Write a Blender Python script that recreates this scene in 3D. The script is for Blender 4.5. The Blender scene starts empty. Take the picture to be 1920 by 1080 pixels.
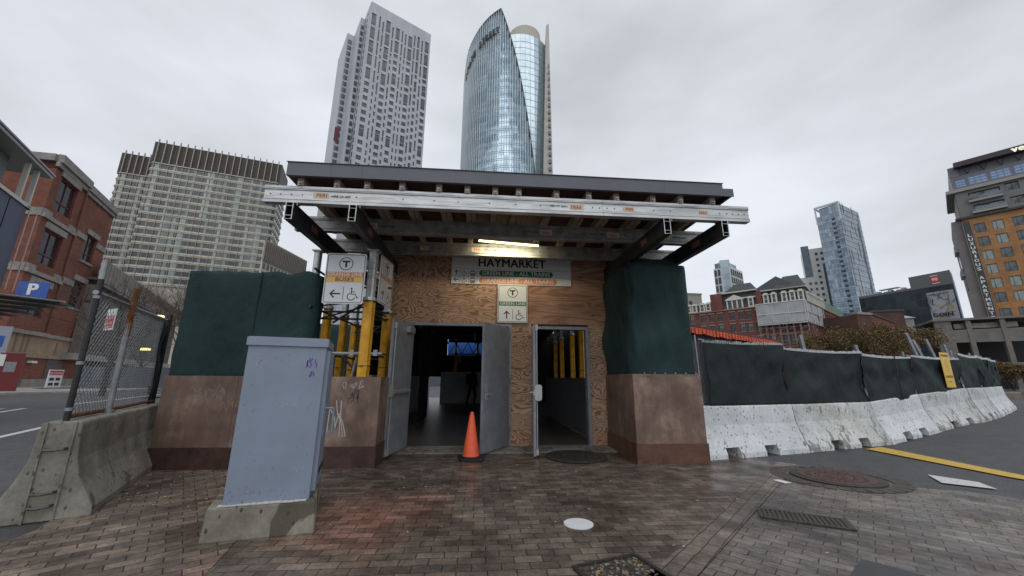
import bpy, math, random
from mathutils import Vector, Matrix, noise
R=math.radians; PI=math.pi
random.seed(7)
SC=bpy.context.scene; COL=SC.collection
# ------------------------------------------------------------------ camera
CAM_H=1.25
cd=bpy.data.cameras.new('camera'); cam=bpy.data.objects.new('camera',cd); COL.objects.link(cam)
cd.sensor_width=36; cd.lens=710/1920*36; cd.clip_start=0.05; cd.clip_end=3000
_P,_R=R(13.4),R(0.4)
_f=Vector((0,math.cos(_P),math.sin(_P))); _u0=Vector((0,-math.sin(_P),math.cos(_P))); _r0=Vector((1,0,0))
_u=_u0*math.cos(_R)-_r0*math.sin(_R); _r=_r0*math.cos(_R)+_u0*math.sin(_R)
_m=Matrix((_r,_u,-_f)).transposed().to_4x4(); _m.translation=Vector((0,0,CAM_H)); cam.matrix_world=_m
SC.camera=cam
# ------------------------------------------------------------------ sky and sun (overcast)
SUN_EL,SUN_AZ=R(52),R(200)
W=bpy.data.worlds.new('World'); SC.world=W; W.use_nodes=True
nt=W.node_tree; nt.nodes.clear(); N=nt.nodes.new; LK=nt.links.new
out=N('ShaderNodeOutputWorld'); bg=N('ShaderNodeBackground'); LK(bg.outputs[0],out.inputs[0]); bg.inputs[1].default_value=1.0
sky=N('ShaderNodeTexSky'); sky.sky_type='NISHITA'; sky.sun_disc=False; sky.sun_elevation=SUN_EL; sky.sun_rotation=SUN_AZ
sk=N('ShaderNodeVectorMath'); sk.operation='SCALE'; LK(sky.outputs[0],sk.inputs[0]); sk.inputs['Scale'].default_value=0.09
tc=N('ShaderNodeTexCoord'); mp=N('ShaderNodeMapping'); LK(tc.outputs['Generated'],mp.inputs[0]); mp.inputs['Scale'].default_value=(1,1,2.6)
n1=N('ShaderNodeTexNoise'); n1.inputs['Scale'].default_value=1.5; n1.inputs['Detail'].default_value=5; n1.inputs['Roughness'].default_value=.5; LK(mp.outputs[0],n1.inputs['Vector'])
cr=N('ShaderNodeValToRGB'); e=cr.color_ramp.elements; e[0].position=.34; e[0].color=(.47,.485,.515,1); e[1].position=.66; e[1].color=(.69,.72,.775,1); LK(n1.outputs[0],cr.inputs[0])
mx=N('ShaderNodeMixRGB'); mx.inputs[0].default_value=.93; LK(sk.outputs[0],mx.inputs[1]); LK(cr.outputs[0],mx.inputs[2]); LK(mx.outputs[0],bg.inputs[0])
sl=bpy.data.lights.new('sun','SUN'); sl.energy=0.6; sl.angle=R(75); sl.color=(1,.97,.93); so=bpy.data.objects.new('sun',sl); COL.objects.link(so)
so.rotation_euler=(R(90)-SUN_EL,0,PI-SUN_AZ+R(20))
SC.view_settings.view_transform='Standard'; SC.view_settings.look='None'; SC.view_settings.gamma=1; SC.view_settings.exposure=0.34
SC.cycles.max_bounces=8
# ------------------------------------------------------------------ materials
MATS={}
def mat(name,col,rough=.6,metal=0,nz=0,ns=4,bump=0,bs=None,spec=.5,col2=None,stretch=None,emit=None,detail=6,lo=.35,hi=.65):
    if name in MATS: return MATS[name]
    m=bpy.data.materials.new(name); m.use_nodes=True; t=m.node_tree; b=t.nodes['Principled BSDF']
    b.inputs['Base Color'].default_value=(*col,1); b.inputs['Roughness'].default_value=rough; b.inputs['Metallic'].default_value=metal
    b.inputs['Specular IOR Level'].default_value=spec
    if emit: b.inputs['Emission Color'].default_value=(*emit[0],1); b.inputs['Emission Strength'].default_value=emit[1]
    if nz or col2 or bump:
        tc=t.nodes.new('ShaderNodeTexCoord'); mp=t.nodes.new('ShaderNodeMapping'); t.links.new(tc.outputs['Object'],mp.inputs[0])
        if stretch: mp.inputs['Scale'].default_value=stretch
        if nz or col2:
            n=t.nodes.new('ShaderNodeTexNoise'); n.inputs['Scale'].default_value=ns; n.inputs['Detail'].default_value=detail; n.inputs['Roughness'].default_value=.65; t.links.new(mp.outputs[0],n.inputs['Vector'])
            c=t.nodes.new('ShaderNodeValToRGB'); c.color_ramp.elements[0].position=lo; c.color_ramp.elements[1].position=hi
            c2=col2 or tuple(x*(1-nz) for x in col)
            c.color_ramp.elements[0].color=(*c2,1); c.color_ramp.elements[1].color=(*col,1)
            t.links.new(n.outputs[0],c.inputs[0]); t.links.new(c.outputs[0],b.inputs['Base Color'])
        if bump:
            n2=t.nodes.new('ShaderNodeTexNoise'); n2.inputs['Scale'].default_value=bs or ns*6; n2.inputs['Detail'].default_value=5; t.links.new(mp.outputs[0],n2.inputs['Vector'])
            bm=t.nodes.new('ShaderNodeBump'); bm.inputs['Strength'].default_value=bump; bm.inputs['Distance'].default_value=.02; t.links.new(n2.outputs[0],bm.inputs['Height']); t.links.new(bm.outputs[0],b.inputs['Normal'])
    MATS[name]=m; return m
class NB:   # small node builder
    def __init__(s,name,rough=.6,metal=0,spec=.5):
        s.m=bpy.data.materials.new(name); s.m.use_nodes=True; s.t=s.m.node_tree; s.b=s.t.nodes['Principled BSDF']
        s.b.inputs['Roughness'].default_value=rough; s.b.inputs['Metallic'].default_value=metal; s.b.inputs['Specular IOR Level'].default_value=spec; MATS[name]=s.m
        s.obj=s.n('ShaderNodeTexCoord').outputs['Object']
    def n(s,k): return s.t.nodes.new(k)
    def l(s,a,b): s.t.links.new(a,b)
    def map(s,scale=(1,1,1),rot=(0,0,0),loc=(0,0,0),src=None):
        m=s.n('ShaderNodeMapping'); m.inputs['Scale'].default_value=scale; m.inputs['Rotation'].default_value=rot; m.inputs['Location'].default_value=loc; s.l(src or s.obj,m.inputs[0]); return m.outputs[0]
    def noise(s,v,sc,det=5,ro=.6,dist=0):
        n=s.n('ShaderNodeTexNoise'); n.inputs['Scale'].default_value=sc; n.inputs['Detail'].default_value=det; n.inputs['Roughness'].default_value=ro; n.inputs['Distortion'].default_value=dist; s.l(v,n.inputs['Vector']); return n.outputs[0]
    def ramp(s,f,stops,inter='LINEAR'):
        c=s.n('ShaderNodeValToRGB'); c.color_ramp.interpolation=inter; E=c.color_ramp.elements
        while len(E)<len(stops): E.new(.5)
        for el,(p,col) in zip(E,stops): el.position=p; el.color=(*col,1) if len(col)==3 else col
        s.l(f,c.inputs[0]); return c.outputs[0]
    def mix(s,f,a,b,mode='MIX'):
        m=s.n('ShaderNodeMixRGB'); m.blend_type=mode
        for i,v in ((0,f),(1,a),(2,b)):
            if isinstance(v,(int,float)): m.inputs[i].default_value=v
            elif isinstance(v,tuple): m.inputs[i].default_value=(*v,1)
            else: s.l(v,m.inputs[i])
        return m.outputs[0]
    def math(s,op,a,b=0,c=None):
        m=s.n('ShaderNodeMath'); m.operation=op
        for i,v in enumerate((a,b)+((c,) if c is not None else ())):
            if isinstance(v,(int,float)): m.inputs[i].default_value=v
            else: s.l(v,m.inputs[i])
        return m.outputs[0]
    def brick(s,v,w,h,mortar,c1,c2,cm,off=.5,bias=0,smooth=.1):
        b=s.n('ShaderNodeTexBrick'); b.offset=off; b.inputs['Scale'].default_value=1; b.inputs['Brick Width'].default_value=w; b.inputs['Row Height'].default_value=h
        b.inputs['Mortar Size'].default_value=mortar; b.inputs['Mortar Smooth'].default_value=smooth; b.inputs['Bias'].default_value=bias
        b.inputs['Color1'].default_value=(*c1,1); b.inputs['Color2'].default_value=(*c2,1); b.inputs['Mortar'].default_value=(*cm,1); s.l(v,b.inputs['Vector']); return b
    def bump(s,h,st=.3,d=.01,prev=None):
        b=s.n('ShaderNodeBump'); b.inputs['Strength'].default_value=st; b.inputs['Distance'].default_value=d; s.l(h,b.inputs['Height'])
        if prev is not None: s.l(prev,b.inputs['Normal'])
        return b.outputs[0]
    def wallcoord(s):   # (x+y, z): a flat pattern on any upright face
        x=s.n('ShaderNodeSeparateXYZ'); s.l(s.obj,x.inputs[0]); c=s.n('ShaderNodeCombineXYZ')
        s.l(s.math('ADD',x.outputs[0],x.outputs[1]),c.inputs[0]); s.l(x.outputs[2],c.inputs[1]); return c.outputs[0]
    def col(s,c): s.l(c,s.b.inputs['Base Color'])
    def nor(s,c): s.l(c,s.b.inputs['Normal'])
    def rgh(s,c): s.l(c,s.b.inputs['Roughness'])

def paving(name,rot,c1,c2,cm,stain,tint=(.16,.05,.03)):
    s=NB(name,.5,0,.45); v=s.map(rot=(0,0,rot))
    wob=s.n('ShaderNodeVectorMath'); wob.operation='ADD'; nn=s.n('ShaderNodeTexNoise'); nn.inputs['Scale'].default_value=3; s.l(s.obj,nn.inputs['Vector'])
    sc=s.n('ShaderNodeVectorMath'); sc.operation='SCALE'; s.l(nn.outputs['Color'],sc.inputs[0]); sc.inputs['Scale'].default_value=.03
    s.l(v,wob.inputs[0]); s.l(sc.outputs[0],wob.inputs[1])
    b=s.brick(wob.outputs[0],.2,.1,.0045,c1,c2,cm,smooth=.4)
    fine=s.noise(s.obj,45,5,.7); big=s.noise(s.obj,.9,5,.6); mid=s.noise(s.obj,5,4,.6)
    c=s.mix(.55,b.outputs['Color'],s.ramp(fine,[(.3,(.25,.25,.25)),(.7,(1.5,1.45,1.4))]),'MULTIPLY')
    c=s.mix(.8,c,s.ramp(mid,[(.35,(.55,.53,.52)),(.65,(1.3,1.28,1.25))]),'MULTIPLY')
    c=s.mix(.8,c,s.ramp(big,[(.38,(.45,.43,.42)),(.6,(1.2,1.18,1.15))]),'MULTIPLY')
    if stain:   # rust red wash round the cabinet plinth
        px=s.n('ShaderNodeVectorMath'); px.operation='DISTANCE'; mv=s.map(scale=(1,1.0,0)); s.l(mv,px.inputs[0]); px.inputs[1].default_value=stain
        d=s.math('ADD',px.outputs['Value'],s.math('MULTIPLY',s.noise(s.obj,1.6,4,.6),1.6))
        f=s.ramp(d,[(.0,(1,1,1)),(.75,(.9,.9,.9)),(1.0,(0,0,0))])
        m=s.math('MULTIPLY',s.math('SUBTRACT',1.8,d),.9); m2=s.n('ShaderNodeClamp'); s.l(m,m2.inputs[0])
        c=s.mix(s.math('MULTIPLY',m2.outputs[0],.42),c,s.mix(1,c,(3.1,1.25,.85),'MULTIPLY'))
    s.col(c)
    s.rgh(s.ramp(s.noise(s.obj,1.7,4,.6),[(.36,(.22,.22,.22)),(.62,(.62,.62,.62))]))
    n=s.bump(s.math('SUBTRACT',1,b.outputs['Fac']),.7,.006); n=s.bump(fine,.3,.004,n); n=s.bump(mid,.25,.02,n); s.nor(n)
    return s.m
PAVE_M=paving('paving_middle',-R(4.8),(.215,.18,.15),(.098,.083,.073),(.04,.035,.03),(-1.35,3.9,0))
PAVE_L=paving('paving_left',-R(40),(.30,.245,.205),(.13,.102,.086),(.03,.025,.022),(-1.35,3.3,0))
PAVE_R=paving('paving_right',R(42),(.235,.21,.19),(.13,.12,.113),(.035,.03,.028),None)
PAVE_S=paving('paving_strip',-R(48),(.215,.19,.165),(.14,.12,.107),(.03,.027,.025),None)
def asphalt():
    s=NB('asphalt',.8); f=s.noise(s.obj,70,4,.7); b=s.noise(s.obj,.35,5,.6); m=s.noise(s.obj,4,4,.6)
    c=s.ramp(f,[(.3,(.035,.035,.037)),(.72,(.125,.125,.13))]); c=s.mix(.8,c,s.ramp(b,[(.35,(.62,.62,.63)),(.65,(1.3,1.3,1.3))]),'MULTIPLY'); c=s.mix(.5,c,s.ramp(m,[(.35,(.7,.7,.7)),(.65,(1.2,1.2,1.2))]),'MULTIPLY')
    s.col(c); s.nor(s.bump(f,.5,.006)); s.rgh(s.ramp(b,[(.35,(.5,.5,.5)),(.6,(.85,.85,.85))])); return s.m
ASPH=asphalt()
def plywood(name,light,dark,dens=15,seed=0,wx=.55,kn=True):
    s=NB(name,.7); v=s.map(scale=(wx,1,1.9),loc=(seed,seed*.7,seed*1.3))
    n=s.noise(v,1.5,3,.45,.7); k=s.math('PINGPONG',s.math('MULTIPLY',n,dens*2),1)
    c=s.ramp(k,[(.25,dark),(.5,light),(1,tuple(x*1.12 for x in light))])
    n2=s.noise(s.map(scale=(3,3,30)),4,4,.7); c=s.mix(.5,c,s.ramp(n2,[(.3,(.6,.58,.55)),(.7,(1.2,1.18,1.15))]),'MULTIPLY')
    n3=s.noise(s.obj,.8,4); c=s.mix(.7,c,s.ramp(n3,[(.35,(.6,.55,.52)),(.65,(1.15,1.15,1.15))]),'MULTIPLY')
    if kn:
        vo=s.n('ShaderNodeTexVoronoi'); vo.inputs['Scale'].default_value=2.6; s.l(s.map(scale=(1,1,.8),loc=(seed,0,0)),vo.inputs['Vector'])
        c=s.mix(s.ramp(vo.outputs['Distance'],[(.05,(1,1,1)),(.13,(0,0,0))]),c,(.05,.022,.014))
    s.col(c); s.nor(s.bump(k,.15,.003)); return s.m
PLY1=plywood('plywood_grain',(.50,.325,.22),(.27,.135,.08),24,0,kn=False)
PLY2=plywood('plywood_knots',(.42,.245,.165),(.31,.16,.105),12,5,.35)
PLY3=plywood('plywood_strip',(.54,.385,.275),(.25,.13,.08),30,9,.6,False)
def formply():
    s=NB('brown_form_plywood',.55); n=s.noise(s.obj,1.4,6,.65); f=s.noise(s.map(scale=(1,1,.25)),9,5,.7)
    c=s.ramp(n,[(.3,(.10,.062,.048)),(.52,(.19,.125,.095)),(.7,(.37,.275,.21))]); c=s.mix(.7,c,s.ramp(f,[(.3,(.6,.6,.6)),(.7,(1.25,1.2,1.2))]),'MULTIPLY')
    s.col(c); s.nor(s.bump(f,.15,.004)); return s.m
FORM=formply()
HARDW=mat('door_hardware',(.5,.5,.47),.35,.5,.2,9)
KICK=mat('wet_kick_board',(.095,.052,.042),.45,0,.5,5,.2)
def concrete(name,c1,c2,spots,spotcol=(.06,.06,.06),thr=.56,rough=.85,sscale=9):
    s=NB(name,rough); n=s.noise(s.obj,2.2,7,.65); f=s.noise(s.obj,28,5,.7)
    c=s.ramp(n,[(.34,c1),(.62,c2)]); c=s.mix(.5,c,s.ramp(f,[(.3,(.6,.6,.6)),(.7,(1.2,1.2,1.2))]),'MULTIPLY')
    if spots:
        q=s.noise(s.map(scale=(1,1,.55)),sscale,3,.55,.3); a=s.noise(s.obj,1.3,3)
        t=s.math('ADD',q,s.math('MULTIPLY',s.math('SUBTRACT',a,.5),.75))
        c=s.mix(s.math('MULTIPLY',s.ramp(t,[(thr,(0,0,0)),(thr+.035,(1,1,1))]),.8),c,spotcol)
        vo=s.n('ShaderNodeTexVoronoi'); vo.inputs['Scale'].default_value=16; s.l(s.map(scale=(1,1,.6)),vo.inputs['Vector'])
        c=s.mix(s.ramp(vo.outputs['Distance'],[(.14,(1,1,1)),(.22,(0,0,0))]),c,spotcol)
    s.col(c); s.nor(s.bump(f,.35,.006,s.bump(n,.3,.03))); return s.m
BARW=concrete('white_painted_concrete',(.56,.59,.6),(.75,.78,.8),True,(.17,.165,.15),.73)
BARG=concrete('worn_white_concrete',(.46,.47,.45),(.68,.7,.7),True,(.2,.19,.165),.62)
BARC=concrete('grey_barrier_concrete',(.16,.15,.12),(.33,.315,.265),True,(.1,.09,.07),.7)
PLIN=concrete('mossy_plinth_concrete',(.13,.125,.09),(.3,.285,.23),True,(.06,.055,.035),.58,sscale=3)
CONC=concrete('pale_concrete',(.25,.235,.21),(.38,.36,.33),False)
SLAB=concrete('threshold_concrete',(.12,.115,.1),(.3,.28,.25),True,(.07,.065,.06),.6)
def netmat(name,c1,c2):
    s=NB(name,.75,0,.3); w=s.noise(s.map(scale=(6,6,80)),3,3,.7); b=s.noise(s.obj,1.1,5,.6)
    c=s.ramp(b,[(.32,c1),(.68,c2)]); c=s.mix(.6,c,s.ramp(w,[(.3,(.6,.6,.6)),(.7,(1.35,1.35,1.35))]),'MULTIPLY')
    s.col(c); s.nor(s.bump(w,.35,.006,s.bump(s.noise(s.map(rot=(.3,.7,.2),scale=(1,1,.45)),4.5,5,.6,1.2),.5,.07))); return s.m
NETG=netmat('green_mesh_fabric',(.009,.026,.027),(.026,.06,.059)); NETB=netmat('dark_mesh_fabric',(.010,.017,.018),(.032,.046,.047))
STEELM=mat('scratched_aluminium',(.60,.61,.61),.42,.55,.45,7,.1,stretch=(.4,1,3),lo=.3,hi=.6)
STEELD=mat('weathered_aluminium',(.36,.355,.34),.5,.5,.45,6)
GALV=mat('galvanised_steel',(.36,.38,.4),.45,.6,.35,9)
DARKM=mat('dark_steel',(.05,.05,.052),.5,.4,.3,6)
BLACK=mat('black_paint',(.012,.012,.014),.5)
RUST=mat('rusty_steel',(.22,.085,.035),.85,.1,.6,14,.3)
YELP=mat('yellow_coated_steel',(.85,.42,.02),.4,0,.35,6)
TIMB=mat('grey_timber',(.42,.34,.24),.8,0,.45,6,.2)
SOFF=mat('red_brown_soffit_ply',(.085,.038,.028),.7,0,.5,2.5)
FASC=mat('slate_grey_fascia',(.115,.118,.145),.4,0,.15,2)
GREYD=mat('grey_door_paint',(.26,.275,.31),.42,0,.3,4,.05)
CABM=mat('blue_grey_cabinet_paint',(.25,.30,.385),.42,0,.16,1.6,.05)
WHITE=mat('sign_white',(.76,.78,.79),.35,0,.08,5); INK=mat('sign_black',(.012,.012,.015),.4)
SGRN=mat('sign_green',(.02,.16,.075),.4); SORG=mat('sign_orange',(.68,.25,.08),.4); SYEL=mat('sign_yellow',(.78,.5,.12),.4)
SRED=mat('sign_red',(.55,.03,.03),.4); SBLU=mat('sign_blue',(.02,.09,.38),.35); PURP=mat('purple_marker',(.14,.05,.35),.5)
CHALK=mat('white_paint_marker',(.55,.55,.54),.7); CHALK2=mat('faded_marker',(.27,.2,.175),.7)
ORNG=mat('orange_plastic',(.82,.115,.035),.5,0,.35,11,lo=.3,hi=.5); RUBB=mat('black_rubber',(.015,.015,.016),.6)
IRON=mat('cast_iron',(.055,.048,.042),.5,.3,.4,12,.5); IRONR=mat('rusty_cast_iron',(.13,.075,.062),.6,.2,.4,10,.5)
YLINE=mat('yellow_road_paint',(.62,.40,.06),.6,0,.35,12,lo=.3,hi=.45); WLINE=mat('white_road_paint',(.6,.6,.58),.6,0,.35,12,lo=.3,hi=.45)
DGREY=mat('dark_interior_panel',(.14,.145,.16),.6,0,.2,2); MGREY=mat('grey_interior_panel',(.5,.52,.55),.5,0,.2,2)
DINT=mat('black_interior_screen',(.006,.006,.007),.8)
BLUET=mat('blue_tarp',(.03,.1,.36),.5,0,.4,3); PAPER=mat('paper',(.75,.75,.73),.7)
SOIL=mat('rubble',(.10,.085,.07),.9,0,.8,30,.8,lo=.4,hi=.6)
def facade_glass(name,cols,w,h,mw=.0,rough=.12,metal=.3,mort=(.02,.02,.02),off=0,lines=None,spec=.8,bumpy=0):
    s=NB(name,rough,metal,spec); v=s.wallcoord(); b=s.brick(v,w,h,mw,(0,0,0),(1,1,1),(.5,.5,.5),off=off,smooth=0)
    c=s.ramp(b.outputs['Color'],cols)
    if mw: c=s.mix(b.outputs['Fac'],c,mort)
    s.col(c)
    if bumpy: s.nor(s.bump(s.noise(s.obj,.12,2),bumpy,2.0))
    return s.m
def brickwork(name,c1,c2,cm,sc=1.0,soot=None):
    s=NB(name,.85); v=s.wallcoord(); b=s.brick(v,.24*sc,.08*sc,.008*sc,c1,c2,cm,smooth=.2)
    n=s.noise(s.obj,.35,5,.6); c=s.mix(.7,b.outputs['Color'],s.ramp(n,[(.32,(.6,.55,.55)),(.65,(1.2,1.2,1.2))]),'MULTIPLY'); s.col(c); return s.m
REDB=brickwork('red_brick',(.25,.075,.042),(.17,.05,.032),(.13,.09,.07),2.0)
REDB2=brickwork('old_red_brick',(.22,.065,.048),(.14,.042,.034),(.12,.08,.07),2.5)
BRNB=brickwork('brown_brick',(.12,.055,.04),(.08,.04,.032),(.09,.06,.05),2.5)
ORGB=brickwork('orange_brick',(.42,.22,.085),(.34,.165,.06),(.3,.17,.09),3)
LIME=mat('grey_limestone',(.33,.31,.285),.8,0,.4,1.5); TANB=mat('tan_block',(.38,.27,.185),.8,0,.3,1)
WGLS=mat('window_glass',(.05,.055,.06),.08,.2,.6,.6,spec=.9); WGLS2=mat('pale_window_glass',(.14,.18,.19),.1,.3,.7,.35,spec=.9,lo=.4,hi=.5)
WFRM=mat('dark_window_frame',(.035,.03,.03),.5); WFRW=mat('white_window_frame',(.6,.58,.52),.6)
# ------------------------------------------------------------------ mesh builder
class MB:
    def __init__(s): s.v=[]; s.f=[]; s.mi=[]; s.cur=0
    def add(s,vs,fs,M=None):
        o=len(s.v); s.v+= [(M@Vector(p)) if M is not None else Vector(p) for p in vs]; s.f+=[tuple(i+o for i in f) for f in fs]; s.mi+=[s.cur]*len(fs); return s
    def box(s,x0,x1,y0,y1,z0,z1,M=None):
        return s.add([(x0,y0,z0),(x1,y0,z0),(x1,y1,z0),(x0,y1,z0),(x0,y0,z1),(x1,y0,z1),(x1,y1,z1),(x0,y1,z1)],[(0,3,2,1),(4,5,6,7),(0,1,5,4),(1,2,6,5),(2,3,7,6),(3,0,4,7)],M)
    def quad(s,a,b,c,d,M=None): return s.add([a,b,c,d],[(0,1,2,3)],M)
    def prism(s,poly,z0,z1,M=None):
        n=len(poly); vs=[(x,y,z0) for x,y in poly]+[(x,y,z1) for x,y in poly]
        return s.add(vs,[tuple(range(n))[::-1],tuple(range(n,2*n))]+[(i,(i+1)%n,n+(i+1)%n,n+i) for i in range(n)],M)
    def prof(s,poly,x0,x1,M=None):  # profile (y,z) extruded along x
        n=len(poly); vs=[(x0,y,z) for y,z in poly]+[(x1,y,z) for y,z in poly]
        return s.add(vs,[tuple(range(n)),tuple(range(n,2*n))[::-1]]+[(i,n+i,n+(i+1)%n,(i+1)%n) for i in range(n)],M)
    def tube(s,pts,r,n=6,M=None,r1=None):
        pts=[Vector(p) for p in pts]; vs=[]; fs=[]; k=len(pts)
        for i,p in enumerate(pts):
            d=(pts[min(i+1,k-1)]-pts[max(i-1,0)]).normalized(); a=Vector((0,0,1)) if abs(d.z)<.9 else Vector((1,0,0)); u=d.cross(a).normalized(); w=d.cross(u)
            rr=r if r1 is None else r+(r1-r)*i/(k-1)
            for j in range(n): t=2*PI*j/n; vs.append(p+(u*math.cos(t)+w*math.sin(t))*rr)
        for i in range(k-1):
            for j in range(n): fs.append((i*n+j,i*n+(j+1)%n,(i+1)*n+(j+1)%n,(i+1)*n+j))
        fs+= [tuple(range(n))[::-1],tuple(range((k-1)*n,k*n))]
        return s.add(vs,fs,M)
    def wall(s,W,z0,H,holes,depth,M=None,x0=0):   # front at y=0 facing -y with real openings
        xs=sorted({x0,W,*[h[0] for h in holes],*[h[0]+h[2] for h in holes]}); zs=sorted({z0,H,*[h[1] for h in holes],*[h[1]+h[3] for h in holes]})
        for i in range(len(xs)-1):
            run=None
            for j in range(len(zs)-1):
                cx=(xs[i]+xs[i+1])/2; cz=(zs[j]+zs[j+1])/2
                inh=any(h[0]<cx<h[0]+h[2] and h[1]<cz<h[1]+h[3] for h in holes)
                if not inh:
                    if run is None: run=zs[j]
                if (inh or j==len(zs)-2) and run is not None:
                    e=zs[j] if inh else zs[j+1]; s.quad((xs[i],0,run),(xs[i+1],0,run),(xs[i+1],0,e),(xs[i],0,e),M); run=None
        for x,z,w,h in holes:
            d=depth
            s.quad((x,0,z),(x,0,z+h),(x,d,z+h),(x,d,z),M); s.quad((x+w,0,z),(x+w,d,z),(x+w,d,z+h),(x+w,0,z+h),M)
            s.quad((x,0,z),(x,d,z),(x+w,d,z),(x+w,0,z),M); s.quad((x,0,z+h),(x+w,0,z+h),(x+w,d,z+h),(x,d,z+h),M)
            s.quad((x,d,z),(x+w,d,z),(x+w,d,z+h),(x,d,z+h),M)
        return s
    def mesh(s,name,mats):
        me=bpy.data.meshes.new(name); me.from_pydata(s.v,[],s.f)
        for m in (mats if isinstance(mats,(list,tuple)) else [mats]): me.materials.append(m)
        if any(s.mi): me.polygons.foreach_set('material_index',s.mi)
        me.update(); return me
    def build(s,name,mats,parent=None,smooth=False,label=None):
        me=s.mesh(name,mats)
        if smooth: me.polygons.foreach_set('use_smooth',[True]*len(me.polygons))
        o=bpy.data.objects.new(name,me); COL.objects.link(o)
        if parent: o.parent=parent
        if label: o['label']=label
        return o
def tag(o,label=None,cat=None,group=None,kind=None):
    if label: o['label']=label
    if cat: o['category']=cat
    if group: o['group']=group
    if kind: o['kind']=kind
    return o
def thing(name,label,cat,loc=(0,0,0),rz=0,group=None):
    o=bpy.data.objects.new(name,None); COL.objects.link(o); o.location=loc; o.rotation_euler=(0,0,rz); o.empty_display_size=.2
    return tag(o,label,cat,group)
def kids(o): return [c for c in bpy.data.objects if c.parent==o]
def copy_tree(o,parent=None):
    c=o.copy(); COL.objects.link(c); c.parent=parent
    for k in kids(o): copy_tree(k,c)
    return c
def T(x,y,z=0,rz=0): return Matrix.Translation((x,y,z))@Matrix.Rotation(rz,4,'Z')
FONT={}
def text(mb,s,size,x,y,z,bold=0,align='CENTER',rot=0,M=None,sx=1,depth=.002,fit=None):
    """lettering added to a mesh builder, upright and facing -y, x/z = centre of the line"""
    key=(s,bold,align)
    if key not in FONT:
        c=bpy.data.curves.new('lettering','FONT'); c.body=s; c.size=1; c.align_x=align; c.align_y='CENTER'; c.extrude=.0; c.space_character=1.0+1.6*bold; c.resolution_u=2
        o=bpy.data.objects.new('lettering',c); COL.objects.link(o); me=bpy.data.meshes.new_from_object(o); bpy.data.objects.remove(o); 
        FONT[key]=([v.co.copy() for v in me.vertices],[tuple(p.vertices) for p in me.polygons]); bpy.data.meshes.remove(me)
    vs,fs=FONT[key]
    cr,sr=math.cos(rot),math.sin(rot)
    if fit: sx=fit/((max(v.x for v in vs)-min(v.x for v in vs))*size)
    pts=[]
    k=0; eps=.00025 if size<.6 else .004*size
    for dx,dz in (((0,0),) if not bold else ((-1,-.35),(1,.35),(-1,.35),(1,-.35),(0,0))):
        pts=[]
        for v in vs:
            a,b=v.x*size*sx+dx*bold*size,v.y*size+dz*bold*size; pts.append((x+a*cr-b*sr,y-k*eps,z+a*sr+b*cr))
        mb.add(pts,fs,M); k+=1
def stroke(mb,pts,w,y,M=None,th=.002,sc=1,ox=0,oz=0,closed=False):
    """flat ribbon through (x,z) points, facing -y"""
    P=[Vector((p[0]*sc+ox,p[1]*sc+oz)) for p in pts]; n=len(P); L=[];Rr=[]
    for i in range(n):
        a=P[(i-1)%n] if closed or i>0 else P[i]; b=P[(i+1)%n] if closed or i<n-1 else P[i]
        d=(b-a); d=d.normalized() if d.length>1e-9 else Vector((1,0)); q=Vector((-d.y,d.x))*w/2; L.append(P[i]+q); Rr.append(P[i]-q)
    m=n if closed else n-1
    for i in range(m):
        j=(i+1)%n; mb.quad((Rr[i].x,y,Rr[i].y),(Rr[j].x,y,Rr[j].y),(L[j].x,y,L[j].y),(L[i].x,y,L[i].y),M)
def disc(mb,x,y,z,r,n=20,M=None,r0=0):
    if r0: stroke(mb,[(math.cos(2*PI*i/n)*(r+r0)/2,math.sin(2*PI*i/n)*(r+r0)/2) for i in range(n)],r-r0,y,M,ox=x,oz=z,closed=True)
    else: mb.add([(x+math.cos(2*PI*i/n)*r,y,z+math.sin(2*PI*i/n)*r) for i in range(n)],[tuple(range(n))],M)
def rrect(x0,x1,z0,z1,r,n=4):
    o=[]
    for cx,cz,a in ((x1-r,z1-r,0),(x0+r,z1-r,90),(x0+r,z0+r,180),(x1-r,z0+r,270)):
        for i in range(n+1): t=R(a+90*i/n); o.append((cx+r*math.cos(t),cz+r*math.sin(t)))
    return o
def plate(mb,poly,y0,y1,M=None):
    n=len(poly); mb.add([(x,y0,z) for x,z in poly]+[(x,y1,z) for x,z in poly],[tuple(range(n))[::-1],tuple(range(n,2*n))]+[(i,(i+1)%n,n+(i+1)%n,n+i) for i in range(n)],M)
def wheelchair(mb,x,z,s,y,M=None):
    disc(mb,x+.40*s,y,z+.93*s,.075*s,12,M)
    stroke(mb,[(.40,.84),(.43,.48),(.72,.48),(.84,.2),(.97,.25)],.075*s,y,M,sc=s,ox=x,oz=z)
    stroke(mb,[(.42,.67),(.66,.66)],.06*s,y,M,sc=s,ox=x,oz=z)
    stroke(mb,[(.42+.28*math.cos(R(a)),.3+.28*math.sin(R(a))) for a in range(105,352,16)],.065*s,y,M,sc=s,ox=x,oz=z)
def arrow(mb,x,z,s,y,rot=0,M=None):
    def q(p): a=p[0]-.5; b=p[1]-.5; c,d=math.cos(rot),math.sin(rot); return (a*c-b*d+.5,a*d+b*c+.5)
    stroke(mb,[q((.5,.05)),q((.5,.85))],.14*s,y,M,sc=s,ox=x,oz=z)
    stroke(mb,[q((.16,.58)),q((.5,.93)),q((.84,.58))],.14*s,y-.0004,M,sc=s,ox=x,oz=z)
def tlogo(mb,x,z,r,y,M=None):
    disc(mb,x,y,z,r,28,M,r0=r*.88)
    mb.quad((x-r*.56,y,z+r*.22),(x+r*.56,y,z+r*.22),(x+r*.56,y,z+r*.5),(x-r*.56,y,z+r*.5),M)
    mb.quad((x-r*.15,y,z-r*.55),(x+r*.15,y,z-r*.55),(x+r*.15,y,z+r*.22),(x-r*.15,y,z+r*.22),M)
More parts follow.
